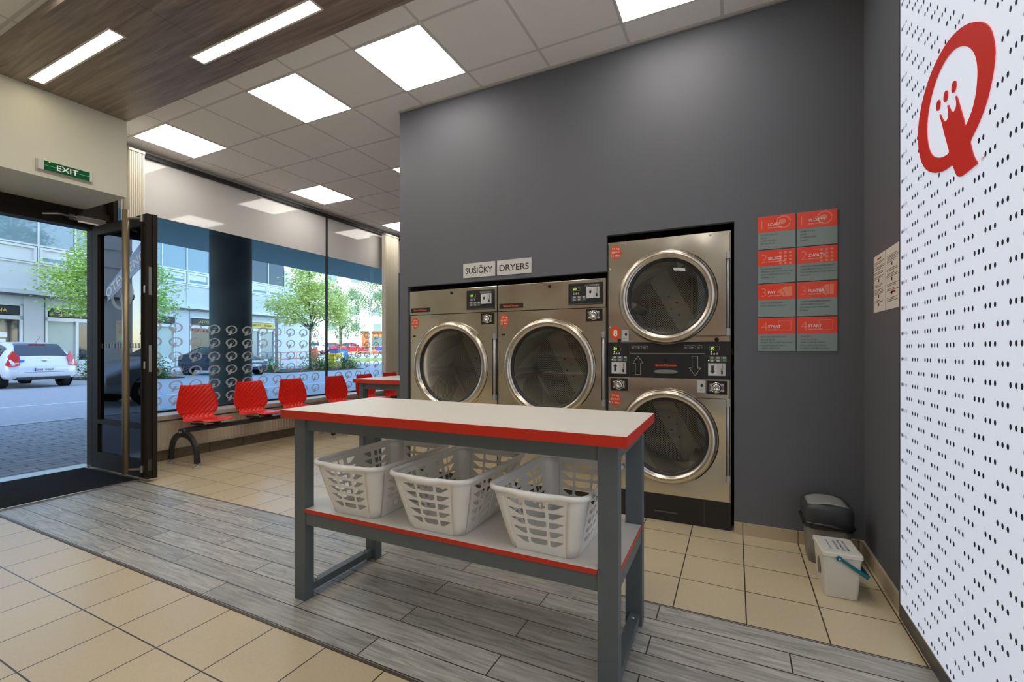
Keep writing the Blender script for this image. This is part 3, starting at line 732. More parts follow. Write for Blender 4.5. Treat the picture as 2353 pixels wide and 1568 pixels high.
def screw(t, x, z): MB().ball((x, YF - .001, z), .0075, sy=.5, seg=6).build('screw', chrome, t)
def lockbox(t, x0, x1, z0, z1):
    fr = MB().box(x0, x1, YF - .006, YF + .02, z0, z1).build('coin_lock_frame', blackm, t)
    p = .016
    MB().box(x0 + p, x1 - p, YF - .0085, YF - .0062, z0 + p, z1 - p).build('lock_plate', M('lock_steel', (.42, .36, .31), .22, 1.), fr)
    c = ((x0 + x1) / 2, YF - .0085, (z0 + z1) / 2); m = MB(); m.smooth = True
    m.lathe([(.036, 0), (.036, -.004), (.031, -.006), (.029, -.003)], c, 'Y', 32); m.lathe([(.026, -.002), (.026, -.014), (.020, -.018), (.010, -.018), (.009, -.012), (.001, -.012)], c, 'Y', 32); m.build('lock_cylinder', chrome, fr)
    MB().lathe([(.0305, -.0022), (.0255, -.0022)], c, 'Y', 32).build('lock_gap', blackm, fr)
    m = MB()
    for sx in (x0 + .026, x1 - .026):
        for sz in (z0 + .026, z1 - .026): m.ball((sx, YF - .009, sz), .006, sy=.4, seg=6)
    m.build('lock_bolts', chrome, fr)
def sticker(t, cx, cz, rx, rz, lines, name='price_sticker', hh=.0135):
    s_ = txt([], stick, t, YF - .0008, name, [ell(cx, cz, rx, rz, 36)])
    n = len(lines)
    txt([(l, cx, cz + (n / 2 - i - .5) * hh * 1.95 - hh / 2, min(2 * rx * .8, len(l) * hh * .78), hh, 'C', .012) for i, l in enumerate(lines)], white, s_, YF - .0014)
def keypad(parent, x0, z0, digits, y, s=1., led=False):
    """display, three status marks, six keys; x0,z0 is the top left of the display"""
    txt([], M('display_frame', (.4, .4, .38), .5), parent, y, 'display_frame', strokes(rect(x0, x0 + .058 * s, z0 - .026 * s, z0), .0014, True))
    txt([], M('display_dark', (.03, .015, .005), .3), parent, y + .0002, 'display', [rect(x0 + .002, x0 + .056 * s, z0 - .024 * s, z0 - .002)])
    txt([(digits, x0 + .005, z0 - .021 * s, .024 * s, .016 * s, 'L', .02)], greend, parent, y - .0003, 'digits')
    pl = []
    for i in range(3):
        xx = x0 + .008 * s + i * .018 * s; zz = z0 - .044 * s
        pl += [rect(xx, xx + .003 * s, zz, zz + .005 * s), rect(xx - .004 * s, xx + .007 * s, zz - .006 * s, zz - .002 * s), rect(xx - .003 * s, xx + .006 * s, zz - .011 * s, zz - .008 * s)]
    txt([], white, parent, y, 'status_marks', pl)
    for r in range(2):
        for c in range(3):
            xx = x0 - .005 * s + c * .037 * s; zz = z0 - .068 * s - r * .019 * s
            kx = txt([], M('key_outline', (.45, .45, .44), .5), parent, y, 'key_outline', strokes(rect(xx, xx + .031 * s, zz - .015 * s, zz), .0012, True))
            gm = greenb if (r == 1 and c == 2) else greyp
            MB().box(xx + .009 * s, xx + .028 * s, y - .0025, y, zz - .0125 * s, zz - .0025 * s, bev=.001).build('key', gm, parent)
    if led:
        MB().ball((x0 + .010 * s, y, z0 - .036 * s), .0035, seg=6).ball((x0 - .006 * s, y, z0 - .094 * s), .0035, seg=6).build('green_led', greenl, parent)
def coinslot(parent, x0, x1, z0, z1, y, arrow=0):
    p = MB().box(x0, x1, y - .004, y + .001, z0, z1, bev=.003).build('coin_slot_plate', greyp, parent)
    xm = x0 + (x1 - x0) * .52
    txt([], M('pale_label', (.70, .71, .72), .5), p, y - .0045, 'label', [rect(x0 + .003, xm, z0 + .003, z1 - .003)])
    zc = (z0 + z1) / 2; xa = (x0 + xm) / 2; h = (z1 - z0)
    if arrow:
        a = arrow; txt([], txtd, p, y - .005, 'arrow_print', [[(xa - .008, zc - a * .36 * h), (xa, zc - a * .28 * h), (xa + .008, zc - a * .36 * h), (xa + .008, zc + a * .14 * h), (xa + .016, zc + a * .14 * h), (xa, zc + a * .36 * h), (xa - .016, zc + a * .14 * h), (xa - .008, zc + a * .14 * h)]])
    else:
        txt([], txtd, p, y - .005, 'coin_print', [ell(xa + .004, zc + .004, .009, .012), rect(xa - .012, xa - .007, zc + .02, zc + .022), rect(xa - .010, xa - .004, zc - .020, zc - .018), rect(xa, xa + .006, zc - .024, zc - .022), rect(xa + .010, xa + .012, zc + .012, zc + .026)])
    xs = xm + (x1 - xm) * .5
    MB().prism([(xs + .002, y - .004, z1 - .006), (xs + .010, y - .004, z1 - .010), (xs + .012, y - .004, zc + .008), (xs + .007, y - .004, zc + .004)], (0, -.003, 0)).ball((xs + .001, y - .006, zc + .003), .0065, seg=8).build('coin_chute', M('brass_steel', (.55, .48, .36), .3, .9), p)
    MB().box(xs - .001, xs + .009, y - .005, y - .0042, z0 + .012, zc - .008).build('coin_slit', blackm, p)
def big_dryer(label):
    t = thing('tumble_dryer', label, 'tumble dryer', (0, 0, 0), group='single tumble dryers')
    x0, x1 = -1.739, -.846; cx, cz, R = -1.290, 1.043, .379
    sh = MB().box(x0 + .002, x0 + .006, YF, YF + .9, .02, 1.70).box(x1 - .006, x1 - .002, YF, YF + .9, .02, 1.70).box(x0 + .002, x1 - .002, YF + .005, YF + .9, 1.695, 1.70).box(x0 + .002, x1 - .002, YF + .89, YF + .9, .02, 1.70)
    sh.build('cabinet', M('cabinet_grey', (.30, .30, .30), .4, .7), t)
    f_ = steel_front(x0, x1, .12, 1.4915, cx, cz, R - .05); f_.build('front_panel', steel, t)
    MB().box(x0, x1, YF - .006, YF + .03, 1.4965, 1.707, bev=.003).build('control_fascia', steel, t)
    B('shadow_gap', blackm, t, x0 + .004, x1 - .004, YF + .004, YF + .01, 1.49, 1.498)
    B('kick_plate', black, t, x0, x1, YF + .01, YF + .03, .0, .12)
    door_unit(t, cx, cz, R, -.872, .272)
    y = YF - .0065
    cp = MB().box(-1.131, -.866, y - .008, y, 1.519, 1.681, bev=.003).build('control_panel', black, t)
    MB().box(-1.121, -.876, y - .0095, y - .0082, 1.531, 1.672).build('panel_face', M('panel_face_black', (.024, .024, .024), .35), cp)
    keypad(cp, -1.095, 1.650, '60', y - .0098, .98)
    coinslot(cp, -.988, -.890, 1.563, 1.648, y - .010)
    txt([], white, cp, y - .0098, 'printed_icons', [p for i in range(6) for p in strokes(rect(-.998 + i * .018, -.985 + i * .018, 1.655, 1.665), .0012, True)])
    cpt = B('lower_lip', M('grey_lip', (.12, .12, .12), .3), cp, -1.126, -.870, y - .012, y - .008, 1.522, 1.528)
    lockbox(t, -.997, -.873, 1.394, 1.486)
    nm = MB().box(-1.722, -1.511, y - .004, y, 1.518, 1.556, bev=.001).build('name_plate', black, t)
    txt([('SpeedQueen', -1.617, 1.530, .140, .0145, 'C', .05)], orange, nm, y - .0045)
    sticker(t, -1.681, 1.4225, .0405, .051, ['25 kg', '60 Kč/', '15 Min.'])
    MB().lathe([(.012, 0), (.012, -.004), (.001, -.005)], (-1.286, y, 1.672), 'Y', 20).build('button_cap', blackm, t)
    B('latch_slot', blackm, t, -1.706, -1.674, YF - .001, YF + .005, 1.299, 1.312)
    for z in (1.258, .833): screw(t, -1.727, z)
    return t
d2 = big_dryer('single steel tumble dryer directly left of the tall stacked dryer')
d1 = copy_tree(d2); d1.location = (-.901, 0, 0); d1['label'] = 'single steel tumble dryer farthest left, beside the dark wall edge'
# ---- the stacked dryer ----
t = thing('stacked_dryer', 'tall stack of two steel dryers with the number 8 sticker', 'stacked dryer')
x0, x1 = -.832, -.024
MB().box(x0 + .002, x0 + .006, YF, YF + .95, .0, 1.95).box(x1 - .006, x1 - .002, YF, YF + .95, .0, 1.95).box(x0 + .002, x1 - .002, YF + .005, YF + .95, 1.948, 1.953).box(x0 + .002, x1 - .002, YF + .94, YF + .95, 0, 1.95).build('cabinet', M('cabinet_grey'), t)
steel_front(x0, x1, 1.236, 1.960, -.422, 1.546, .275).build('upper_front_panel', steel, t)
steel_front(x0, x1, .183, .986, -.420, .588, .275).build('lower_front_panel', steel, t)
B('shell_edge', steel, t, x0, x1, YF + .0005, YF + .02, 1.952, 1.9605)
door_unit(t, -.422, 1.546, .323, -.052, .272)
door_unit(t, -.420, .588, .325, -.052, .270)
b_ = MB().box(x0, x1, YF - .002, YF + .03, .0, .182).build('base', black, t)
txt([], M('seam_grey', (.10, .10, .10), .5), b_, YF - .0025, 'seams', strokes([(-.184, .01), (-.184, .182)], .002))
MB().box(-.505, -.352, YF - .010, YF - .002, .058, .070, bev=.004).build('drawer_pull', M('dark_pull', (.08, .08, .08), .3), b_)
cf = MB().box(x0, x1, YF - .004, YF + .03, .9865, 1.2345).build('control_fascia', black, t)
y = YF - .0045
pf = M('panel_face_black')
for a, c in ((x0 + .018, -.690), (-.170, x1 - .018)): MB().box(a, c, y - .003, y, .998, 1.229, bev=.002).build('control_panel', pf, cf)
txt([], M('steel_line', (.62, .56, .45), .3, .5), cf, y - .0003, 'trim_line', [rect(-.676, -.181, 1.1565, 1.1585)])
txt([], M('seam_grey'), cf, y - .0003, 'seams', strokes([(-.676, .987), (-.676, 1.234)], .0018) + strokes([(-.181, .987), (-.181, 1.234)], .0018))
for xx in (-.793, -.150): keypad(cf, xx, 1.204, '50', y - .0033, 1.0, True)
coinslot(cf, -.803, -.697, 1.010, 1.093, y - .0035, 1); coinslot(cf, -.160, -.055, 1.010, 1.093, y - .0035, -1)
def arrow(cx, zt, zh, zb, w1, w2): return [(cx, zt), (cx - w1, zh), (cx - w2, zh), (cx - w2, zb), (cx + w2, zb), (cx + w2, zh), (cx + w1, zh)]
txt([], white, cf, y - .0006, 'outlined_arrows', strokes(arrow(-.616, 1.138, 1.086, 1.008, .036, .018), .0016, True) + strokes(arrow(-.241, 1.009, 1.059, 1.138, .036, .018), .0016, True))
txt([], greyp, cf, y - .0006, 'printed_icons', [p for bx in (-.660, -.308) for i in range(3) for p in strokes(rect(bx + i * .040, bx + .031 + i * .040, 1.190, 1.209), .0013, True) + [rect(bx + .004 + i * .04, bx + .018 + i * .04, 1.198, 1.2), rect(bx + .004 + i * .04, bx + .015 + i * .04, 1.194, 1.196)]])
txt([('SpeedQueen', -.428, 1.069, .140, .0155, 'C', .05)], orange, cf, y - .0007)
hs = smooth([(-.506, 1.018), (-.351, 1.018), (-.351, 1.045), (-.506, 1.045)], 3)
MB().prism([(x, y - .004, z) for x, z in hs], (0, .004, 0)).build('recessed_pull', M('pull_grey', (.30, .30, .28), .4, .5), cf)
MB().lathe([(.012, 0), (.012, -.004), (.001, -.005)], (-.430, y, 1.110), 'Y', 20).build('button_cap', blackm, cf)
lockbox(t, -.812, -.689, .887, .976); lockbox(t, -.170, -.046, .887, .976)
sticker(t, -.774, 1.888, .041, .051, ['14 kg', '50 Kč/', '15 Min.']); sticker(t, -.777, .826, .041, .052, ['14 kg', '50 Kč/', '15 Min.'])
s8 = txt([], stick, t, YF - .0008, 'number_sticker', [ell(-.777, 1.3035, .041, .051, 36)])
txt([('8', -.777, 1.281, .030, .044, 'C', .05)], white, s8, YF - .0014)
for (a, c, d, e) in ((-.732, -.682, 1.244, 1.325), (-.229, -.179, .895, .976)):
    lp = MB().box(a, c, YF - .0015, YF, d, e).build('coin_label', greyp, t)
    txt([], txtd, lp, YF - .002, 'printed_marks', [ell((a + c) / 2 + .006, (d + e) / 2 + .008, .009, .011)] + [rect(a + .012 + i * .009, a + .016 + i * .009, d + .016, d + .021) for i in range(3)])
for x in (-.749, -.108): MB().lathe([(.013, 0), (.013, -.004), (.001, -.005)], (x, YF, 1.249), 'Y', 20).build('button_cap', blackm, t)
for x, z in ((-.820, 1.765), (-.820, 1.344), (-.705, 1.945), (-.148, 1.945), (-.820, .80)): screw(t, x, z)
B('flue_pipe', M('galvanised_duct', (.35, .34, .28), .45, .8), t, -.55, -.45, 3.9, 4.0, 1.953, 2.05)
# cables behind the stacked dryer edge
tag(MB().tube([(-.018, 3.36, 1.19), (-.012, 3.34, 1.15), (-.006, 3.38, 1.12)], .008, 8).tube([(-.018, 3.40, 1.03), (-.010, 3.35, 1.05), (-.006, 3.38, 1.08)], .008, 8).tube([(-.015, 3.42, .98), (-.010, 3.36, .8), (-.012, 3.36, .4), (-.012, 3.4, .0)], .006, 8).build('power_cable', black), 'black cables in the gap between the stacked dryer and the wall', 'cable')

# ================= SIGNS =================
def wall_sign(label, txtv, x0, x1):
    t = tag(MB().box(x0, x1, 3.256, 3.2615, 1.786, 1.906).build('wall_sign', M('pale_sign_board', (.66, .65, .62), .5)), label, 'sign')
    txt([(txtv, (x0 + x1) / 2, 1.820, (x1 - x0) * .86, .048, 'C', .02)], txtd, t, 3.2555)
wall_sign('white wall sign reading SUŠIČKY above the dryers', 'SUŠIČKY', -2.055, -1.752)
wall_sign('white wall sign reading DRYERS above the dryers', 'DRYERS', -1.732, -1.429)
sred = M('sign_red', (.95, .075, .03), .25); sgrey = M('sign_grey_green', (.27, .335, .325), .25); sred2 = M('sign_pale_red_print', (.95, .27, .17), .25)
info = [[('1', 'LOAD', 'ITEMS TO BE DRIED', ['DO NOT OVERLOAD', 'DRYER', 'CLOSE THE DOOR', 'OF THE DRYER']), ('2', 'SELECT', 'DRYING TEMPERATURE', ['FOLLOW RECOMMENDED', 'TEMPERATURES STATED ON LABEL', 'SELECT APPROPRIATE DRYING', 'TEMPERATURE']), ('3', 'PAY', 'INSERT PAYMENT', ['INSERT COINS/TOKENS', 'UP TO NECESSARY AMOUNT']), ('4', 'START', 'PUSH START', ['PUSH THE START BUTTON', 'ON THE DRYER', 'DRYING TIME CAN BE PROLONGED', 'BY ADDITIONAL PAYMENT', 'DURING THE CYCLE'])],
        [('1', 'VLOŽTE', 'PRÁDLO DO SUŠIČE', ['NEPŘETĚŽUJTE', 'SUŠIČ', 'ZAVŘETE DVEŘE', 'SUŠIČE']), ('2', 'ZVOLTE', 'TEPLOTU SUŠENÍ', ['DODRŽUJTE DOPORUČENÉ TEPLOTY', 'UVEDENÉ NA ŠTÍTKU TEXTILU', 'ZVOLTE PROGRAM S ODPOVÍDAJÍCÍ', 'TEPLOTOU']), ('3', 'PLATBA', 'VHOĎTE MINCE', ['VHOĎTE MINCE NEBO ŽETONY', 'ODPOVÍDAJÍCÍ HODNOTY', 'DO MINCOVNÍKU VYBRANÉHO', 'SUŠIČE']), ('4', 'START', 'STISKNĚTE START', ['STISKNĚTE', 'TLAČÍTKO START', 'DOBU SUŠENÍ JE MOŽNÉ', 'PRODLOUŽIT DODATEČNOU', 'PLATBOU V PRŮBĚHU CYKLU'])]]
for c in range(2):
    for r in range(4):
        num, title, sub, lines = info[c][r]; x0 = .129 + .2115 * c; z1 = 2.017 - .2124 * r; z0 = z1 - .207; zm = z1 - .100
        lang = 'Czech' if c else 'English'
        s_ = tag(MB().box(x0, x0 + .203, 3.2545, 3.2612, z0, z1).build('instruction_sign', sgrey), f'{lang} red and grey step {num} instruction tile reading {title}', 'sign', 'red and grey dryer instruction tiles')
        txt([], sred, s_, 3.2540, 'red_header', [rect(x0 + .001, x0 + .202, zm, z1 - .001)])
        if r == 0: pl = [ell(x0 + .140, z1 - .045, .039, .039, 30)[i:i + 2] + ell(x0 + .140, z1 - .045, .032, .032, 30)[i:i + 2][::-1] for i in range(29)] + [ell(x0 + .135, z1 - .042, .019, .016, 14)]
        elif r == 1: pl = [rect(x0 + .117 + .026 * i, x0 + .131 + .026 * i, z1 - .03 - .022 * j, z1 - .016 - .022 * j) for i in range(3) for j in range(4)]
        elif r == 2: pl = [rect(x0 + .165, x0 + .185, z1 - .08, z1 - .020), [(x0 + .132, z1 - .03), (x0 + .148, z1 - .020), (x0 + .163, z1 - .022), (x0 + .163, z1 - .080), (x0 + .156, z1 - .080)], [(x0 + .108, z1 - .050), (x0 + .129, z1 - .032), (x0 + .152, z1 - .080), (x0 + .143, z1 - .084)]]
        else:
            q_ = [(p_[0], p_[1]) for p_ in rbox(x0 + .1465, z1 - .048, .0345, .030, .009, 0, 4)]; c_ = (x0 + .1465, z1 - .048)
            pl = [[q_[i_], q_[(i_ + 1) % len(q_)], tuple(c_[j_] + (q_[(i_ + 1) % len(q_)][j_] - c_[j_]) * .93 for j_ in (0, 1)), tuple(c_[j_] + (q_[i_][j_] - c_[j_]) * .93 for j_ in (0, 1))] for i_ in range(len(q_))]
        txt([], sred2, s_, 3.2536, 'pale_icon', pl)
        txt([(num, x0 + .020, z1 - .079, None, .055, 'L', -.022)], sred2, s_, 3.2533, 'step_number')
        txt([(title, x0 + .057, z1 - .062, None, .0165, 'L', .02), (sub, x0 + .057, z1 - .078, None, .0062)], white, s_, 3.2531, 'title_lettering')
        zz = z1 - .122; it = []
        for i, l in enumerate(lines):
            it.append((l, x0 + .017, zz, min(.178, len(l) * .0063), .0078)); zz -= .0178
        txt(it, txtd, s_, 3.2536, 'body_lettering')
def notice(label, y0, y1, z0, z1, tilt, red):
    t = tag(MB().box(.6705, .6718, y0, y1, z0, z1).build('paper_notice', M('notice_paper', (.80, .74, .66), .7)), label, 'notice')
    rnd = random.Random(y0); pl = []; z = z1 - .04
    while z > z0 + .03:
        for i in range(rnd.randint(2, 5)):
            L = (y1 - y0) * rnd.uniform(.5, .88); pl.append(rect(.018, .018 + L, z, z + .0022)); z -= .0075
        if rnd.random() < .6: pl.append(rect(.09, .105, z - .012, z + .004)); z -= .02
        z -= .008
    lettering([], txtd, t, (.6700, y1, 0), (0, -1, 0), (0, 0, 1), 'printed_lines', pl)
    lettering([], M('notice_red', (.55, .05, .03), .6), t, (.6700, y1, 0), (0, -1, 0), (0, 0, 1), 'red_heading', [rect(.07, .14, z1 - .026, z1 - .018) if red else rect(.07, .15, z0 + .075, z0 + .083)])
notice('white printed notice on the dark wall, left of the pair', 2.842, 3.052, 1.377, 1.675, 0, 1)
notice('cream printed notice next to the dotted light box', 2.623, 2.833, 1.376, 1.674, 0, 0)

# ================= LIGHT BOX =================
t = thing('light_box', 'tall backlit white light box with black dots and red logo', 'light box', (.65, 2.5, 0))
def lbb(name, mat, x0, x1, y0, y1, z0, z1): o = MB().box(x0 - .65, x1 - .65, y0 - 2.5, y1 - 2.5, z0, z1); return o.build(name, mat, t)
lbb('frame', M('dark_box_frame', (.10, .10, .105), .35, .5), .652, .70, -2.0, 2.558, .0, ZC - .01)
fab = lbb('printed_fabric', lbx, .6500, .6520, -2.0, 2.533, .072, ZC - .01)
lbb('edge_profile', M('blue_grey_edge', (.12, .14, .22), .3, .5), .6495, .6535, 2.533, 2.5365, .072, ZC - .01)
lbb('bottom_profile', alum, .6493, .6535, -2.0, 2.533, .066, .072)
dots = []
cols = 62
qhull = [(y, z) for y, z in QO]
def near_logo(y, z):
    ins = False; n = len(QO)
    for i in range(n):
        (a, b0), (c, d) = QO[i], QO[(i + 1) % n]
        if (b0 > z) != (d > z) and y < (c - a) * (z - b0) / (d - b0) + a: ins = not ins
    if ins: return True
    return min(math.hypot(y - a, z - b0) for a, b0 in QO) < .022
for c in range(cols):
    yc = 2.4835 - .0664 * c
    for r in range(32):
        z = 2.567 - .1098 * r + (.0549 if c % 2 else 0) + .1098 * 7
        if z > ZC - .03 or z < .085: continue
        for k in (-1, 0, 1):
            yy = yc + k * .0268
            if yy > 2.53 or near_logo(yy, z): continue
            dots.append([(2.5 - p, q) for p, q in ell(yy, z, .0062, .0085, 12)])
lettering([], lbd, fab, (-.0006, 0, 0), (0, -1, 0), (0, 0, 1), 'black_dots', dots)
lg = MB(); lg.smooth = False
for dx in (-.003, ):
    lg.addmesh(qmesh, Matrix(((0, 0, 1, dx), (1, 0, 0, -2.5), (0, 1, 0, 0), (0, 0, 0, 1))))
lgo = lg.build('red_logo', lbr, fab, fix=False); mod_solid(lgo, .003, 0)
lettering([('TM', .693, 1.730, .022, .011)], lbr, fab, (-.0008, 0, 0), (0, -1, 0), (0, 0, 1), 'trademark_lettering')

# ---- row of washers along the rear wall, mirrored in the dryer doors ----
def washer():
    t = thing('washing_machine', 'steel washing machine behind the viewer', 'washing machine', (0, -3.0, 0), group='washing machines along the rear wall')
    wb = M('washer_grey', (.42, .41, .39), .4, .5)
    MB().box(-.40, .40, -.40, .40, .0, 1.35, bev=.01).build('body', wb, t)
    m = MB(); m.smooth = True; m.lathe([(.27, .401), (.27, .43), (.24, .45), (.20, .44), (.19, .41)], (0, 0, .62), 'Y', 40); dr = m.build('door_ring', ringm, t)
    m = MB(); m.lathe([(.19, .42), (.001, .44)], (0, 0, .62), 'Y', 32); m.build('door_glass', fglw, dr)
    B('control_panel', black, t, -.34, .34, .401, .412, 1.08, 1.30); B('display', greyp, t, .05, .28, .4125, .415, 1.12, 1.26)
    m = MB(); m.poly([(x, .402, z) for x, z in ell(-.30, .98, .05, .05)]); m.build('price_sticker', stick, t)
    return t
fglw = M('washer_dark_glass', (.03, .03, .03), .08)
w0 = washer(); wn = ['leftmost', 'second', 'third', 'fourth', 'rightmost']
for i in range(5):
    c = w0 if i == 0 else copy_tree(w0)
    c.location = (-4.3 + .95 * i, -3.05, 0); c['label'] = wn[i] + ' steel washing machine of the row behind the viewer'
struct(B('wall_rear_band', M('rear_accent_paint', (.45, .17, .08), .7), None, -5.0, .0, -3.499, -3.46, 1.7, 2.3))

# ================= BINS =================
t = thing('waste_bin', 'silver waste bin with dark swing lid in the corner', 'waste bin', (.462, 3.085, 0))
m = MB(); m.smooth = True; v = m.grid([rbox(0, 0, .092, .095, .04, .002), rbox(0, 0, .100, .105, .045, .12), rbox(0, 0, .108, .112, .045, .235)], close_u=True); m.smooth = False; m._f(v[0][::-1]); m.build('body', M('silver_plastic', (.27, .27, .26), .35, .35), t)
m = MB(); m.smooth = True
rnd = random.Random(3)
rows = []
for z, e in ((.232, .004), (.222, .012), (.208, .009), (.198, .006)):
    rows.append([(x * (1 + (e + rnd.uniform(-.004, .006)) / .1), y * (1 + (e + rnd.uniform(-.004, .006)) / .1), zz + rnd.uniform(-.003, .003)) for x, y, zz in rbox(0, 0, .107, .111, .045, z, 8)])
m.grid(rows, close_u=True); m.build('black_bag', M('bin_bag', (.012, .012, .012), .22), t)
m = MB(); m.smooth = True
def lidz(x, y): return .030 * (1 - (x / .12) ** 2)
rows = [rbox(0, 0, .110, .114, .045, .228), rbox(0, 0, .116, .119, .048, .245), rbox(0, 0, .117, .120, .048, .290), rbox(0, 0, .112, .116, .046, .310)]
rows = [[(x, y, z + (lidz(x, y) * (i - 1) / 2 if i > 1 else 0)) for x, y, z in r] for i, r in enumerate(rows)]
rows.append([(x, y, .310 + lidz(x, y)) for x, y, z in rbox(0, 0, .098, .098, .035, 0)])
m.grid(rows, close_u=True); m.build('lid', M('dark_lid_plastic', (.045, .05, .055), .38), t)
m = MB(); m.smooth = True
rows = []
for i in range(9):
    u = -1 + 2 * i / 8; rows.append([(u * .098, v_ * .098, .308 + lidz(u * .098, 0) + .004 * (1 - abs(v_) ** 6) * (1 - abs(u) ** 6)) for v_ in [-1 + k / 4 for k in range(9)]])
m.grid(rows); mod_solid(m.build('swing_flap', M('grey_flap', (.30, .31, .30), .45), t), .004, -1)
t = thing('detergent_bucket', 'white lidded bucket with turquoise handle in front of the waste bin', 'bucket', (.450, 2.715, 0), math.radians(3))
bkm = M('white_bucket_plastic', (.72, .69, .60), .4)
m = MB(); v = m.grid([rbox(0, 0, .064, .095, .012, .002, 4), rbox(0, 0, .078, .108, .014, .205, 4)], close_u=True); m._f(v[0][::-1]); m.build('body', bkm, t)
ld = MB().grid
m = MB(); v = m.grid([rbox(0, 0, .080, .111, .014, .196, 4), rbox(0, 0, .083, .114, .014, .200, 4), rbox(0, 0, .082, .113, .014, .214, 4), rbox(0, 0, .074, .105, .012, .217, 4)], close_u=True); m._f(v[3]); m._f(v[0][::-1]); lid = m.build('lid', bkm, t)
lettering([], M('label_white', (.66, .66, .64), .6), lid, (0, 0, .2176), (0, -1, 0), (1, 0, 0), 'paper_label', [rect(-.085, .080, -.055, .058)])
lettering([('PŘED VLOŽENÍM', 0, .030, .130, .011, 'C', .01), ('PRÁDLA VYPRÁZDNĚTE', 0, .010, .135, .011, 'C', .01), ('KAPSY DO KOŠE', 0, -.010, .110, .011, 'C', .01), ('EMPTY YOUR POCKETS', 0, -.038, .120, .007, 'C')], txtd, lid, (0, 0, .218), (0, -1, 0), (1, 0, 0))
hd = MB(); hd.smooth = False
teal = M('turquoise_plastic', (.0, .16, .20), .35)
pth = []
for k in range(13):
    a = PI * k / 12; pth.append(Vector((.085 * math.cos(PI - a) * -1, 0, 0)))
# the grip hangs tilted to the right: two arms and the grip bar
for sy in (-1, 1):
    m = MB(); y_ = sy * .113
    m.prism([(-.022, y_, .195), (-.012, y_, .203), (.098, y_, .135), (.090, y_, .118)], (0, sy * .004, 0)); hd.prism([(-.022, y_, .195), (-.012, y_, .203), (.098, y_, .135), (.090, y_, .118)], (0, sy * .004, 0))
    hd.lathe([(.012, -.003), (.012, .003)], (-.015, y_ + sy * .004, .196), 'Y', 16, cap=True)
hd.prism([(.090, -.115, .118), (.098, -.115, .135), (.104, -.115, .132), (.096, -.115, .115)], (0, .23, 0)); hd.build('handle', teal, t)
MB().lathe([(.004, -.0055), (.001, -.0056)], (-.015, -.118, .196), 'Y', 12).build('handle_pin', white, t)
mlogo = MB(); [mlogo.poly([(-.0745, p, q) for p, q in ell(0, .11, .030, .042)])]
mlogo.build('round_side_print', M('brown_print', (.22, .18, .13), .6), t)

# ================= OUTSIDE =================
# our own building above the shop: overhang with its soffit, shading mass, round column
conc = M('teal_grey_soffit_render', (.34, .48, .45), .8, noise_amt=.06, nscale=3)
struct(MB().box(-9.45, -6.02, -30, 16, 3.15, 3.6).build('wall_overhang', conc))
struct(MB().box(-9.40, 9, -30, 5.5, 3.62, 30).build('wall_upper_shade_mass', M('upper_render', (.5, .5, .5), .8)))  # unseen upper storeys as one block, length and height set to shade the street
struct(MB().box(-6.0, -5.62, 7.2, 16, 0, 3.149).box(-6.0, -5.95, -30, 1.04, 0, 3.15).build('wall_outer', conc))
m = MB(); m.smooth = True; m.lathe([(.30, -.03), (.30, 3.149)], (-7.40, 4.65, 0), 'Z', 48)
struct(m.build('wall_column', M('dark_cast_concrete', (.075, .088, .088), .75, noise_amt=.7, nscale=1.6, bump=.5, bscale=40)))
def hz(x, y):
    t_ = min(1, max(0, (y - 24) / 22)); return .78 * t_ * t_ * (3 - 2 * t_)
m = MB(); m.box(-10.3, -5.95, -30, 40, -.3, -.012); struct(m.build('floor_pavement', paverm))
m = MB(); rows = []
for j in range(60):
    y = -35 + j * 2.4; rows.append([(-10.3 - i * 6, y, hz(0, y) - .03) for i in range(16)])
m.smooth = True; m.grid(rows); struct(m.build('floor_road', asph))
m = MB(); [m.box(-10.42, -10.3, -30 + i * 1.0, -29.01 + i * 1.0, -.2, -.005) for i in range(70)]
struct(m.build('trim_kerb', M('kerb_stone', (.42, .42, .42), .8, noise_amt=.15, nscale=8)))
rm = M('road_paint', (.62, .62, .62), .7, noise_amt=.2, nscale=20)
m = MB()
for i in range(3): m.box(-22.0, -17.3, -3 + i * 2.75, -2.88 + i * 2.75, -.0295, -.026)
m.box(-13.9, -13.78, -25, 24, -.0295, -.026); struct(m.build('floor_road_marking', rm))

# ---- building across the street ----
FD = Vector((-.13867827, .99033749, 0)); FN = Vector((.99033749, .13867827, 0)); FP = Vector((-29.728, 14.376, 0))
bldg = thing('shop_building', 'two storey panelled building with glass upper band and shops across the street', 'building', FP, 0)
fpan = M('facade_panel', (.56, .58, .57), .7, noise_amt=.03, nscale=2); fal = M('facade_aluminium', (.60, .62, .64), .4, .2)
fgl = M('facade_glass', (.16, .24, .28), .06, spec=1.); fgl2 = M('facade_dark_glass', (.03, .035, .045), .08, spec=.8)
fcur = M('pale_curtain_glass', (.40, .47, .44), .3, noise_amt=.12, nscale=2)
def fp(u, n, z): p = FD * u + FN * n; return (p.x, p.y, z)
def fbox(m, u0, u1, n0, n1, z0, z1):
    vs = [m.bm.verts.new(fp(u, n, z)) for z in (z0, z1) for n in (n0, n1) for u in (u0, u1)]
    for q in ((0, 1, 3, 2), (4, 6, 7, 5), (0, 4, 5, 1), (2, 3, 7, 6), (0, 2, 6, 4), (1, 5, 7, 3)): m._f([vs[i] for i in q])
    return m
def fpart(name, mat, *boxes, parent=bldg):
    m = MB()
    for b_ in boxes: fbox(m, *b_)
    return m.build(name, mat, parent)
fpart('core', M('core_grey', (.3, .3, .3), .8), (-22, 9.55, -8, -.30, 0, 9.2)); fpart('corner_block', fpan, (9.30, 12.1, -8, .02, 2.5, 9.2), (8.72, 12.1, -8, .0, -.1, 3.75))
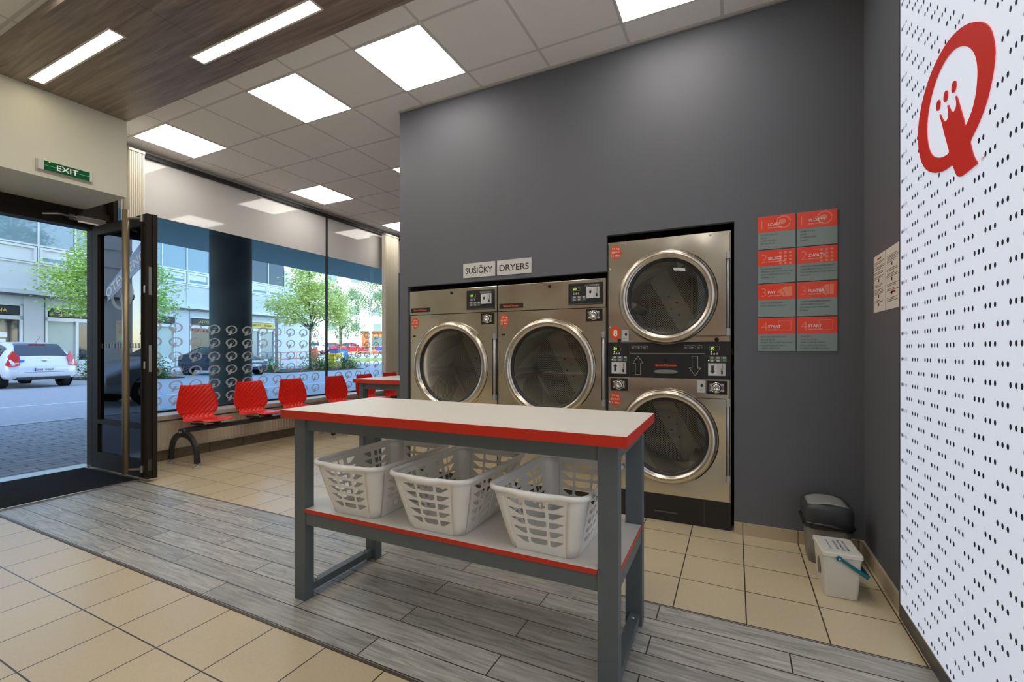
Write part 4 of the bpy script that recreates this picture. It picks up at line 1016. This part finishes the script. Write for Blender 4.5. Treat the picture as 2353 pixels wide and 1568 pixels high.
mull = [-20.3, -18.8, -17.3, -15.8, -14.3, -12.8, -11.2, -9.7, -8.2, -6.70, -5.18, -3.78, -2.35, -1.04, .33, 1.77, 3.25, 4.78, 6.30, 7.80, 9.32]
fpart('spandrel', fpan, *[(mull[i] + .03, mull[i + 1] - .03, -.30, -.02, 3.93, 5.16) for i in range(len(mull) - 1)])
fpart('spandrel_backing', fal, (-22, 9.32, -.32, -.05, 3.9, 9.0))
fpart('mullions', fal, *[(u - .03, u + .03, -.2, .03, 3.93, 9.0) for u in mull], (-22, 9.32, -.1, .03, 5.16, 5.22), (-22, 9.32, -.1, .03, 6.02, 6.09), (-22, 9.32, -.1, .04, 8.9, 9.1))
fpart('cornice', fal, (-22, 12.1, -.3, .30, 3.74, 3.92)); fpart('cornice_shadow_strip', M('cornice_shade_grey', (.14, .15, .16), .5), (-22, 12.1, -.3, .22, 3.66, 3.74))  # the dark strip colours in the shade under the cornice
for i in range(6, len(mull) - 1):
    a, c = mull[i], mull[i + 1]
    fpart('upper_glazing', fgl if i < 18 else fgl2, (a + .03, c - .03, -.12, -.03, 6.09, 8.9))
    fr_ = fpart('tilt_window', fal, (a + .06, a + .16, -.1, .02, 5.26, 5.98), (c - .16, c - .06, -.1, .02, 5.26, 5.98), (a + .16, c - .16, -.1, .02, 5.26, 5.36), (a + .16, c - .16, -.1, .02, 5.88, 5.98))
    fpart('pane', fgl2, (a + .16, c - .16, -.13, -.10, 5.36, 5.88), parent=fr_)
    if i >= 10:
        # sash tipped inward at the top
        mm_ = MB(); q = [fp(a + .17, -.02, 5.37), fp(c - .17, -.02, 5.37), fp(c - .22, -.10, 5.80), fp(a + .19, -.10, 5.80)]
        mm_.poly(q); mm_.build('tipped_sash', fgl, fr_)
fpart('plinth', fpan, (-22, 8.4, -.35, .02, -.1, .22))
# ground floor fronts: (u0,u1,kind,text,textcolor)
fpart('ground_piers', fpan, (-22, -6.9, -.3, .0, .2, 3.66), (-5.70, -4.98, -.3, .0, .2, 3.66), (1.10, 1.90, -.3, .0, .2, 3.66), (-22, 8.7, -.3, -.02, 3.28, 3.66), (-2.6, -1.7, -.3, .0, .2, 3.66), (4.6, 5.2, -.3, .0, .2, 3.66))
fpart('pier_joints', M('joint_shadow', (.12, .13, .14), .6), (-4.98, -4.93, -.3, .005, .2, 3.66), (1.90, 1.94, -.3, .005, .2, 3.66), (8.42, 8.70, -.5, -.02, .1, 3.72))
def shop(u0, u1, sg0, sg1, dark, words, wcol, glass, zbase=.72, doorw=0):
    fr_ = fpart('shop_front', fal, (u0, u0 + .09, -.25, .0, .2, 3.28), (u1 - .09, u1, -.25, .0, .2, 3.28), (u0, u1, -.25, .0, 2.58, 2.76), (u0, u1, -.25, .0, 3.20, 3.28), (u0, u1, -.25, .0, .2, zbase))
    pn = fpart('display_glass', glass, (u0 + .09, u1 - .09, -.14, -.10, zbase, 2.58), parent=fr_)
    fa = fpart('fascia_board', dark, (sg0, sg1, -.1, .01, 2.80, 3.17), parent=fr_)
    m = MB()
    for me in textmesh(words):
        m.addmesh(me, Matrix(((FD.x, 0, FN.x, FN.x * .03), (FD.y, 0, FN.y, FN.y * .03), (0, 1, 0, 0), (0, 0, 0, 1)))); bpy.data.meshes.remove(me)
    m.build('sign_lettering', wcol, fr_, fix=False); return fr_
dk = M('dark_fascia', (.03, .035, .04), .4); yel = M('yellow_lettering', (.75, .55, .06), .5); yb = M('yellow_fascia', (.72, .50, .10), .5); rl = M('red_lettering', (.70, .02, .03), .5)
shop(-6.9, -5.72, -6.8, -5.85, dk, [('CUKRÁRNA', -7.45, 2.90, 1.20, .16)], yel, fgl2)
shop(-4.93, -2.6, -4.80, -2.72, dk, [('| INTERIÉR', -4.35, 2.90, 1.40, .15)], yel, fcur)
fpart('dark_door_glass', fgl2, (-3.62, -3.12, -.12, -.09, .74, 2.48)); fpart('door_frame', fal, (-3.75, -3.64, -.2, .0, .2, 2.6))
shop(-1.7, 1.08, -1.60, 1.05, dk, [('JASYKO', -.42, 2.90, .80, .17)], yel, fcur)
s3 = shop(1.95, 4.6, 1.98, 4.5, dk, [('JASYKO |', 2.45, 2.92, .95, .16)], yel, fgl2, 1.12)
m = MB()
for me in textmesh([('VÁZE A DIPLOMY', 2.15, 2.36, 2.1, .17, 'L', .03)]): m.addmesh(me, Matrix(((FD.x, 0, FN.x, FN.x * -.07), (FD.y, 0, FN.y, FN.y * -.07), (0, 1, 0, 0), (0, 0, 0, 1))))
m.build('red_window_lettering', rl, s3, fix=False)
s4 = shop(5.2, 8.42, 5.4, 8.28, yb, [('HRAČKY  |  ŠKOLA', 6.35, 2.93, 1.75, .15)], txtd, fgl, .30)
fpart('white_posts', fal, (7.02, 7.16, -.2, .0, .2, 2.75), (5.9, 6.0, -.2, .0, .2, 2.75), parent=s4)
fpart('notices', white, (-6.7, -6.20, -.09, -.085, 1.78, 2.0), (-6.6, -6.25, -.09, -.085, 1.2, 1.7))
stone = bpy.data.materials.new('pale_stone_cladding'); stone.use_nodes = True
brickmat(stone, (.56, .55, .50), (.60, .58, .54), (.36, .36, .34), 1.2, .6, .012, 0., 0, 0, .8, rot=0)
fpart('roof_edge', fal, (-22, 12.2, -8, .1, 9.1, 9.3))

# ---- trees and shrubs ----
def leafmat(name, c1, c2):
    m = M(name, c1, .55); nt = m.node_tree; b = P(m); n = node(nt, 'ShaderNodeTexNoise', Scale=3.); tc = node(nt, 'ShaderNodeTexCoord'); nt.links.new(tc.outputs['Object'], n.inputs['Vector'])
    oi = node(nt, 'ShaderNodeNewGeometry'); mx = node(nt, 'ShaderNodeMix', data_type='RGBA'); mx.inputs[6].default_value = (*c1, 1); mx.inputs[7].default_value = (*c2, 1)
    nt.links.new(oi.outputs['Random Per Island'], mx.inputs[0]); nt.links.new(mx.outputs[2], b.inputs['Base Color'])
    tr = node(nt, 'ShaderNodeBsdfTranslucent'); nt.links.new(mx.outputs[2], tr.inputs[0]); ms = node(nt, 'ShaderNodeMixShader'); ms.inputs[0].default_value = .4
    nt.links.new(b.outputs[0], ms.inputs[1]); nt.links.new(tr.outputs[0], ms.inputs[2]); nt.links.new(ms.outputs[0], nt.nodes['Material Output'].inputs[0]); return m
lm1 = leafmat('sunlit_maple_leaf', (.26, .50, .08), (.78, .88, .34)); lm2 = leafmat('bright_maple_leaf', (.58, .68, .16), (.88, .88, .46)); lm3 = leafmat('birch_leaf', (.10, .19, .07), (.24, .34, .14)); lm4 = leafmat('shrub_leaf', (.06, .15, .03), (.20, .34, .08))  # doorway maple's leaf tones brightened in place of sunlight on the crown
bark = M('tree_bark', (.11, .085, .06), .9, noise_amt=.4, nscale=12); birchb = M('birch_bark', (.38, .37, .33), .8, noise_amt=.6, nscale=5)
def leaf(m, p, s_, rnd, droop=0):
    d = Vector((rnd.uniform(-1, 1), rnd.uniform(-1, 1), rnd.uniform(-.6, .35) - droop)).normalized(); a = d.cross(Vector((rnd.uniform(-.4, .4), rnd.uniform(-.4, .4), 1))).normalized()
    n = d.cross(a) * s_ * .15; p = Vector(p)
    m.poly([p, p + d * s_ * .35 + a * s_ * .42 + n, p + d * s_, p + d * s_ * .35 - a * s_ * .42 + n])
def tree(name, label, base, h0, crown, n, ls, lmat, bmat, seed, r0=.09, drooping=False, lay=.0):
    """crown: list of (dx,dy,z,rx,ry,rz) blobs"""
    rnd = random.Random(seed); t = thing(name, label, 'tree', base)
    m = MB(); m.smooth = True; top = max(c[2] for c in crown)
    tp = [(0, 0, -.1)] + [(rnd.uniform(-.06, .06) * k, rnd.uniform(-.06, .06) * k, top * k / 4) for k in range(1, 5)]
    m.tube(tp, [r0, r0 * .85, r0 * .7, r0 * .5, r0 * .3], 9)
    for c in crown:
        for q in range(3):
            s0 = Vector((0, 0, max(h0 * .8, c[2] - c[5] * rnd.uniform(.8, 1.6)))); e = Vector((c[0] + rnd.uniform(-.6, .6) * c[3], c[1] + rnd.uniform(-.6, .6) * c[4], c[2] + rnd.uniform(-.2, .6) * c[5]))
            mid = s0.lerp(e, .5) + Vector((rnd.uniform(-.1, .1), rnd.uniform(-.1, .1), .12)); m.tube([s0, mid, e], [r0 * .4, r0 * .25, r0 * .08], 6)
    m.build('trunk', bmat, t)
    m = MB(); vol = sum(c[3] * c[4] * c[5] for c in crown)
    for c in crown:
        cnt = int(n * c[3] * c[4] * c[5] / vol); cl = max(6, cnt // 26); per = cnt // cl
        for _ in range(cl):
            while True:
                v = Vector((rnd.uniform(-1, 1), rnd.uniform(-1, 1), rnd.uniform(-1, 1)))
                if .35 < v.length < 1: break
            ctr = Vector((c[0] + v.x * c[3], c[1] + v.y * c[4], c[2] + v.z * c[5])); sp = .28 if not drooping else .16
            for _k in range(per):
                if drooping: off = Vector((rnd.gauss(0, sp), rnd.gauss(0, sp), -rnd.uniform(0, 1.3)))
                else: off = Vector((rnd.gauss(0, sp), rnd.gauss(0, sp), rnd.gauss(0, sp * .38)))
                leaf(m, ctr + off, ls * rnd.uniform(.6, 1.2), rnd, .8 if drooping else .1)
    m.build('foliage', lmat, t); return t
tree('maple_tree', 'leafy green maple seen through the open doorway', (-25.4, 10.5, -.03), 2.2, [(-.2, -.5, 4.1, 1.5, 1.8, 1.2), (.2, .1, 5.3, 1.3, 1.5, 1.2), (0, .2, 6.6, 1.1, 1.3, 1.0), (0, .3, 8.0, .9, 1.1, .9), (.3, .9, 3.9, 1.2, 1.4, 1.5), (0, -.7, 3.0, .9, 1.1, .35)], 17000, .155, lm1, bark, 5)
tree('maple_tree', 'bright yellow green maple behind the window logos, left of the mullion', (-23.9, 20.0, .0), 2.3, [(-.6, -.9, 3.9, 1.3, 1.5, 1.0), (.3, .6, 4.3, 1.3, 1.6, 1.3), (0, 0, 5.4, 1.1, 1.3, 1.0), (0, -.2, 6.5, .8, .9, .7), (.3, 1.5, 3.6, 1.0, 1.0, .8), (-.4, -1.2, 3.0, .9, .8, .4)], 8500, .18, lm2, bark, 9, r0=.08)
tree('birch_tree', 'drooping birch right of the window mullion, left of the pale trunk', (-37.4, 35.1, .55), 2.0, [(0, 0, 4.2, 1.6, 1.8, 1.6), (.6, .8, 6.4, 1.8, 1.8, 1.6), (-.6, -.8, 7.4, 1.6, 1.6, 1.4), (.8, 1.4, 3.8, 1.1, 1.1, .9)], 5500, .15, lm3, bark, 12, r0=.17, drooping=True)
tree('birch_tree', 'tall birch with pale trunk near the right edge of the window', (-39.8, 42.0, .75), 2.8, [(0, 0, 8.2, 2.3, 2.2, 1.8), (1.1, 1.1, 6.1, 1.2, 1.2, 1.1), (-1.1, -1.0, 6.4, 1.2, 1.2, 1.0), (.3, .4, 10.6, 2.0, 2.0, 1.5)], 4600, .16, lm3, birchb, 15, r0=.21, drooping=True)
tree('conifer_shrub', 'small dark bushy tree behind the bright maple trunk', (-41.5, 34.5, .55), .8, [(0, 0, 2.6, 1.5, 1.5, 1.6), (0, 0, 5.2, 1.6, 1.8, 2.0)], 3500, .17, lm4, bark, 22, r0=.1)
def shrub(label, base, rx, ry, rz, n, seed, m_=lm4, ls=.11):
    rnd = random.Random(seed); t = thing('shrub', label, 'shrub', base); m = MB()
    for _ in range(n):
        v = Vector((rnd.gauss(0, .45), rnd.gauss(0, .45), abs(rnd.gauss(0, .5)))); leaf(m, (v.x * rx, v.y * ry, .03 + min(1.25, v.z) * rz), ls * rnd.uniform(.6, 1.3), rnd)
    m.build('foliage', m_, t)
    m = MB()
    for k in range(7): m.tube([(0, 0, -.05), (rnd.uniform(-.4, .4) * rx, rnd.uniform(-.4, .4) * ry, rz * rnd.uniform(.6, 1.))], .012, 5)
    m.build('stems', bark, t); return t
shrub('low green shrub behind the white hatchback', (-24.3, 9.7, 0), .8, .9, .95, 1100, 31)
shrub('green shrub beside the dark door edge behind the logos', (-22.3, 10.75, 0), .6, .6, .7, 900, 33)
shrub('left green shrub under the bright maple', (-24.4, 17.4, 0), .6, .8, .62, 1300, 35)
shrub('middle green shrub at the bright maple trunk', (-22.8, 19.8, 0), .7, 1.0, .75, 1600, 36)
shrub('right green shrub beside the yellow box', (-23.0, 22.2, 0), .6, .8, .72, 1200, 37, ls=.12)
m = MB(); m.box(-25.3, -22.0, 16.6, 22.6, -.1, .03); struct(m.build('floor_planting_bed', M('dark_soil', (.07, .055, .04), .95, noise_amt=.3, nscale=8)))
m = MB(); m.box(-25.6, -21.9, 8.9, 11.7, -.1, .03); struct(m.build('floor_planting_strip', M('dark_soil')))

# ---- cars ----
tyre = M('tyre_rubber', (.012, .012, .013), .8); rimm = M('alloy_wheel', (.55, .56, .58), .3, .9); cgl = M('car_window_glass', (.025, .035, .04), .05, spec=1.); tail = M('red_tail_lamp', (.55, .01, .01), .15, coat=.5); chl = M('head_lamp', (.6, .62, .65), .08, .6)
def car(name, label, loc, rz, paint, st, side, rear, front, wheels, plate=None, r=.31, detail=True):
    """local: +x = nose, x=0 tail. st: stations (x, zb, zbelt, ztop, W, Wr)"""
    t = thing(name, label, 'car', loc, rz)
    def at_(x):
        for i in range(len(st) - 1):
            if st[i][0] <= x <= st[i + 1][0]:
                f_ = (x - st[i][0]) / (st[i + 1][0] - st[i][0]); return [a + (c - a) * f_ for a, c in zip(st[i], st[i + 1])]
        return list(st[-1])
    def ring(x):
        x, zb, zl, zt, W, Wr = at_(x); zm = zb + (zl - zb) * .45
        h = [(W * .90, zb), (W * .985, zb + .10), (W, zm), (W * .985, zl - .10), (W * .95, zl), ((W * .95 + Wr) / 2 + .02, (zl + zt) / 2), (Wr, zt - .04), (Wr * .86, zt), (Wr * .45, zt + .014)]
        return [(x, -a, b_) for a, b_ in h] + [(x, 0, zt + .018)] + [(x, a, b_) for a, b_ in h[::-1]]
    m = MB(); m.smooth = True; xs = sorted(set([s_[0] for s_ in st] + [st[0][0] + (st[-1][0] - st[0][0]) * k / 40 for k in range(41)]))
    rows = [ring(x) for x in xs]; v = m.grid(rows, close_u=True); m._f(v[0][::-1]); m._f(v[-1])
    body = m.build('body', paint, t)
    def sidept(x, f_, sg, off=.030):
        x, zb, zl, zt, W, Wr = at_(x); y = W * .95 + (Wr - W * .95) * f_ + .018 * math.sin(PI * f_); return (x, sg * (y + off), zl + (zt - .04 - zl) * f_)
    for (x0, x1, f1a, f1b) in side:
        for sg in (-1, 1):
            m = MB(); rows = []
            for i in range(9):
                u = i / 8; x = x0 + (x1 - x0) * u; fl, fh = .06, f1a + (f1b - f1a) * u
                rows.append([sidept(x + (0), fl + (fh - fl) * k / 4, sg) for k in range(5)])
            m.grid(rows); m.build('side_window', cgl, t)
    for nm, (x0, x1, k0, k1) in (('rear_window', rear), ('windscreen', front)):
        m = MB(); m.smooth = True; rows = []
        for i in range(7):
            x = x0 + (x1 - x0) * i / 6; a = at_(x); kk = k0 + (k1 - k0) * i / 6; rows.append([(x - (.012 if nm == 'rear_window' else -.012), a[5] * kk * (-1 + k / 4), a[3] + .016 - .012 * abs(-1 + k / 4) + .010) for k in range(9)])
        m.grid(rows); m.build(nm, cgl, t)
    for x in wheels:
        for sg in (-1, 1):
            W = at_(x)[4]; m = MB(); m.smooth = True; y = sg * (W - .02)
            m.lathe([(r * .6, -sg * .2), (r * .97, -sg * .2), (r, -sg * .15), (r, -sg * .02), (r * .96, sg * .012), (r * .68, sg * .014)], (x, y, r), 'Y', 28)
            wh = m.build('wheel', tyre, t); m = MB()
            m.lathe([(r * .68, sg * .014), (r * .64, -sg * .03), (r * .5, -sg * .05), (.01, -sg * .05)], (x, y, r), 'Y', 28)
            hubr = m.build('rim_dish', M('rim_shadow', (.10, .10, .10), .5, .5), wh)
            m = MB()
            for k in range(5):
                a = 2 * PI * k / 5; ca, sa = math.cos(a), math.sin(a); m.prism([(x + ca * .04 - sa * .035, y, r + sa * .04 + ca * .035), (x + ca * .04 + sa * .035, y, r + sa * .04 - ca * .035), (x + ca * r * .66 + sa * .028, y, r + sa * r * .66 - ca * .028), (x + ca * r * .66 - sa * .028, y, r + sa * r * .66 + ca * .028)], (0, sg * .012, 0))
            m.lathe([(r * .68, sg * .014), (r * .60, sg * .010)], (x, y, r), 'Y', 28); m.build('spokes', rimm, wh)
            m = MB(); m.lathe([(r * 1.14, sg * .004), (.01, sg * .004)], (x, sg * (W - .012), r * 1.03), 'Y', 28); m.build('wheel_arch', blackm, t)
    if plate:
        x, z, s_, dirn = plate; pl = MB().box(x - .008, x + .008, -.26, .26, z - .055, z + .055, bev=.003).build('number_plate', M('plate_white', (.7, .7, .68), .4), t)
        R_ = (0, -1, 0) if dirn < 0 else (0, 1, 0)
        lettering([(s_, 0, z - .032, .40, .064, 'C', .02)], txtd, pl, (x + dirn * .0095, 0, 0), R_, (0, 0, 1))
        lettering([], M('plate_blue', (.02, .05, .4), .5), pl, (x + dirn * .009, 0, 0), R_, (0, 0, 1), 'blue_band', [rect(-.258, -.222, z - .053, z + .053)])
    return t, at_, sidept
hatch = [(0.0, .42, .62, .70, .62, .60), (.04, .36, .70, .84, .78, .70), (.12, .32, .90, .99, .84, .70), (.22, .30, .96, 1.04, .87, .70), (.50, .29, .99, 1.36, .885, .60), (.72, .28, 1.0, 1.455, .89, .58), (1.2, .26, .98, 1.49, .89, .59), (2.2, .24, .96, 1.49, .89, .60), (2.75, .24, .95, 1.35, .89, .61), (3.3, .24, .94, 1.02, .885, .68), (3.8, .25, .84, .90, .87, .66), (4.15, .30, .66, .72, .78, .60), (4.25, .38, .55, .58, .62, .50)]
whitep = M('white_car_paint', (.68, .69, .72), .25, coat=.6)
# nose points away from the shop (-x)
wc, at_, sp_ = car('hatchback_car', 'white hatchback parked across the street seen from behind through the doorway', (-20.20, 6.60, -.03), PI + .06, whitep, hatch, [(.60, 1.30, .75, .97), (1.40, 2.25, .97, .97), (2.33, 2.95, .96, .45)], (.20, .66, .93, .93), (3.22, 2.55, .90, .92), (.78, 3.42), plate=(-.012, .60, '8B1 0869', -1))
for sg in (-1, 1):
    m = MB(); m.smooth = False
    m.prism([(.10, sg * .585, 1.02), (.20, sg * .70, 1.20), (.28, sg * .79, 1.00), (.16, sg * .875, .74), (.05, sg * .815, .70), (.03, sg * .60, .74)], (-.045, 0, 0)); tl = m.build('tail_lamp', tail, wc)
    MB().box(.0, .02, sg * .66 - .05, sg * .66 + .05, .78, .83).build('lamp_lens', M('pale_lens', (.75, .45, .4), .2), tl)
MB().box(.0, .03, -.50, .50, .50, .535, bev=.01).build('bumper_crease', M('bumper_shadow', (.35, .35, .37), .5), wc)
MB().box(.02, .30, -.66, .66, .27, .37, bev=.03).build('under_bumper', black, wc)
MB().box(.50, .56, -.20, .20, 1.405, 1.43).build('brake_lamp', tail, wc)
MB().tube([(.75, -.05, 1.48), (.52, -.09, 1.68)], .005, 6).build('aerial', black, wc)
MB().ball((.02, 0, .90), .045, sx=.3, sy=1.5).build('badge', chrome, wc)
lettering([], M('blue_sticker', (.03, .18, .6), .5), wc, (.0, 0, 0), (0, -1, 0), (0, 0, 1), 'blue_round_sticker', [ell(-.55, .88, .065, .035)])
sedan = [(0.0, .50, .62, .70, .62, .55), (.05, .40, .75, .85, .78, .68), (.18, .32, .92, 1.00, .85, .70), (.55, .28, 1.0, 1.07, .88, .70), (1.10, .25, 1.0, 1.30, .89, .60), (1.75, .24, .98, 1.45, .89, .58), (2.5, .24, .96, 1.45, .89, .58), (3.0, .24, .95, 1.32, .89, .60), (3.55, .24, .94, 1.02, .885, .68), (4.1, .25, .86, .92, .87, .66), (4.5, .30, .70, .76, .80, .62), (4.62, .38, .58, .60, .66, .50)]
nav, a2, s2 = car('sedan_car', 'dark navy car parked behind the round concrete column, nose to the right', (-25.5, 14.0, -.03), .08, M('navy_car_paint', (.012, .020, .045), .2, coat=.7), sedan, [(1.05, 1.55, .55, .95), (1.62, 2.45, .96, .96), (2.53, 3.25, .95, .45)], (.65, 1.5, .92, .9), (3.45, 2.75, .9, .92), (.85, 3.75), plate=(4.63, .50, '4B5 2170', 1), r=.33)
for sg in (-1, 1): MB().ball((4.45, sg * .62, .72), .10, sx=1.1, sy=1.6, sz=.9).build('head_lamp', chl, nav)
MB().box(4.52, 4.60, -.42, .42, .60, .74, bev=.02).build('grille', M('grille_bright', (.3, .3, .32), .25, .9), nav)
def small_car(name, label, loc, rz, col, st=hatch):
    return car(name, label, loc, rz, M('paint_' + name + str(round(col[0] * 100)), col, .25, coat=.5), st, [(.7, 1.3, .8, .97), (1.4, 2.2, .97, .97), (2.33, 2.95, .96, .45)], (.20, .66, .93, .93), (3.22, 2.55, .90, .92), (.78, 3.42))[0]
small_car('hatchback_car', 'white car in the far car park left of the window mullion', (-46.6, 39.4, .78), 2.15, (.75, .76, .78))
small_car('hatchback_car', 'dark red car in the far car park just right of the mullion', (-51.2, 44.0, .78), .7, (.10, .015, .03))
small_car('hatchback_car', 'red car in the middle of the far car park', (-47.6, 43.2, .78), .75, (.33, .01, .03), sedan)
small_car('hatchback_car', 'blue car in the far car park at the right end of the window', (-43.2, 46.6, .78), .75, (.03, .05, .40), sedan)
# ---- street furniture at the far right ----
orp = M('orange_rail_paint', (.75, .16, .06), .5)
def rail(label, a, c, z, n):
    t = tag(MB().build('guard_rail', orp), label, 'railing'); bpy.data.objects.remove(t)
    m = MB(); a, c = Vector(a), Vector(c)
    for h in (.55, 1.05): m.tube([a + Vector((0, 0, h)), c + Vector((0, 0, h))], .028, 8)
    for k in range(n): p = a.lerp(c, k / (n - 1)); m.tube([p, p + Vector((0, 0, 1.05))], .03, 8)
    return tag(m.build('guard_rail', orp), label, 'railing', 'orange street railings')
rail('orange street railing left of the bright maple trunk', (-30.4, 22.8, .0), (-29.8, 26.4, .1), 0, 4)
rail('orange street railing in front of the far parked cars', (-35.2, 33.0, .50), (-31.0, 38.0, .68), 0, 5)
m = MB(); m.box(-.35, .35, -.06, .06, .0, 1.2).box(-.40, -.30, -.07, .07, 0, 1.3).box(.30, .40, -.07, .07, 0, 1.3); o = m.build('barrier_post', orp, None, (-32.9, 27.9, .2)); tag(o, 'orange barrier behind the bright maple trunk', 'barrier')
t = thing('yellow_container', 'yellow grit container just right of the window mullion', 'container', (-26.1, 24.0, .0))
ym = M('yellow_plastic', (.72, .48, .02), .5); MB().box(-.35, .35, -.4, .4, 0, .85, bev=.05).build('body', ym, t); MB().box(-.38, .38, -.43, .43, .86, 1.0, bev=.05).build('lid', ym, t); MB().box(.351, .356, -.2, .2, .3, .6).build('paper', white, t)
t = thing('blue_container', 'blue recycling container behind the yellow one', 'container', (-31.4, 29.3, .1))
bm_ = M('blue_plastic', (.02, .10, .42), .5); MB().box(-.5, .5, -.6, .6, 0, 1.1, bev=.06).build('body', bm_, t); MB().box(-.53, .53, -.63, .63, 1.11, 1.25, bev=.05).build('lid', M('dark_lid_plastic'), t); MB().box(.501, .506, -.4, .0, .5, .9).build('paper', white, t)
m = MB(); m.box(-3.2, 3.2, -.6, .6, -.2, .25, bev=.1); o = m.build('grass_verge', M('verge_green', (.12, .17, .06), .9, noise_amt=.4, nscale=9), None, (-31.0, 32.4, .22)); o.rotation_euler = (0, 0, .87); tag(o, 'low green verge along the kerb below the far cars', 'verge')
# far apartment block, sunlit
t = thing('apartment_building', 'pale sunlit apartment block far behind the birches', 'building', (-62, 66, .8), math.radians(52))
ap = M('pale_render', (.72, .70, .66), .85); MB().box(-26, 24, 0, 10, 0, 16).build('wall', ap, t)
for i in range(12):
    for j in range(4):
        w_ = MB().box(-24 + i * 4, -22.2 + i * 4, -.06, .0, 4.0 + j * 3, 5.7 + j * 3).build('window_frame', M('ochre_frame', (.42, .40, .24), .5), t); MB().box(-23.85 + i * 4, -22.35 + i * 4, -.09, -.061, 4.15 + j * 3, 5.55 + j * 3).build('pane', M('apartment_glass', (.10, .14, .13), .15), w_)
MB().box(-26, 24, -.25, 0, 0, .8).build('plinth', M('grey_plinth', (.4, .38, .36), .8), t)
t = thing('kiosk', 'orange kiosk front beside the pale birch trunk', 'kiosk', (-46.5, 50.2, .8), math.radians(45))
MB().box(-1.9, 1.9, 0, 3, 0, 3.0).build('wall', M('orange_wall', (.60, .16, .04), .7), t); MB().box(-2.1, 2.1, -.3, 3.1, 3.0, 3.2).build('roof', M('brown_roof', (.16, .07, .04), .7), t); MB().box(-.5, 1.2, -.04, 0, .6, 2.4).build('shop_window', M('apartment_glass'), t)
tag(MB().box(-.2, 14, 0, .2, 0, 1.1).build('orange_fence', M('orange_fence', (.70, .20, .06), .7), None, (-59, 50.5, .78)), 'low orange fence behind the far parked cars', 'fence').rotation_euler = (0, 0, .55)

car('estate_car', 'silver car parked at the kerb, seen only mirrored in the open door pane', (-12.6, -4.5, -.03), PI / 2, M('silver_car_paint', (.45, .46, .47), .3, .5, coat=.5), hatch, [(.60, 1.30, .75, .97), (1.40, 2.25, .97, .97), (2.33, 2.95, .96, .45)], (.20, .66, .93, .93), (3.22, 2.55, .90, .92), (.78, 3.42))
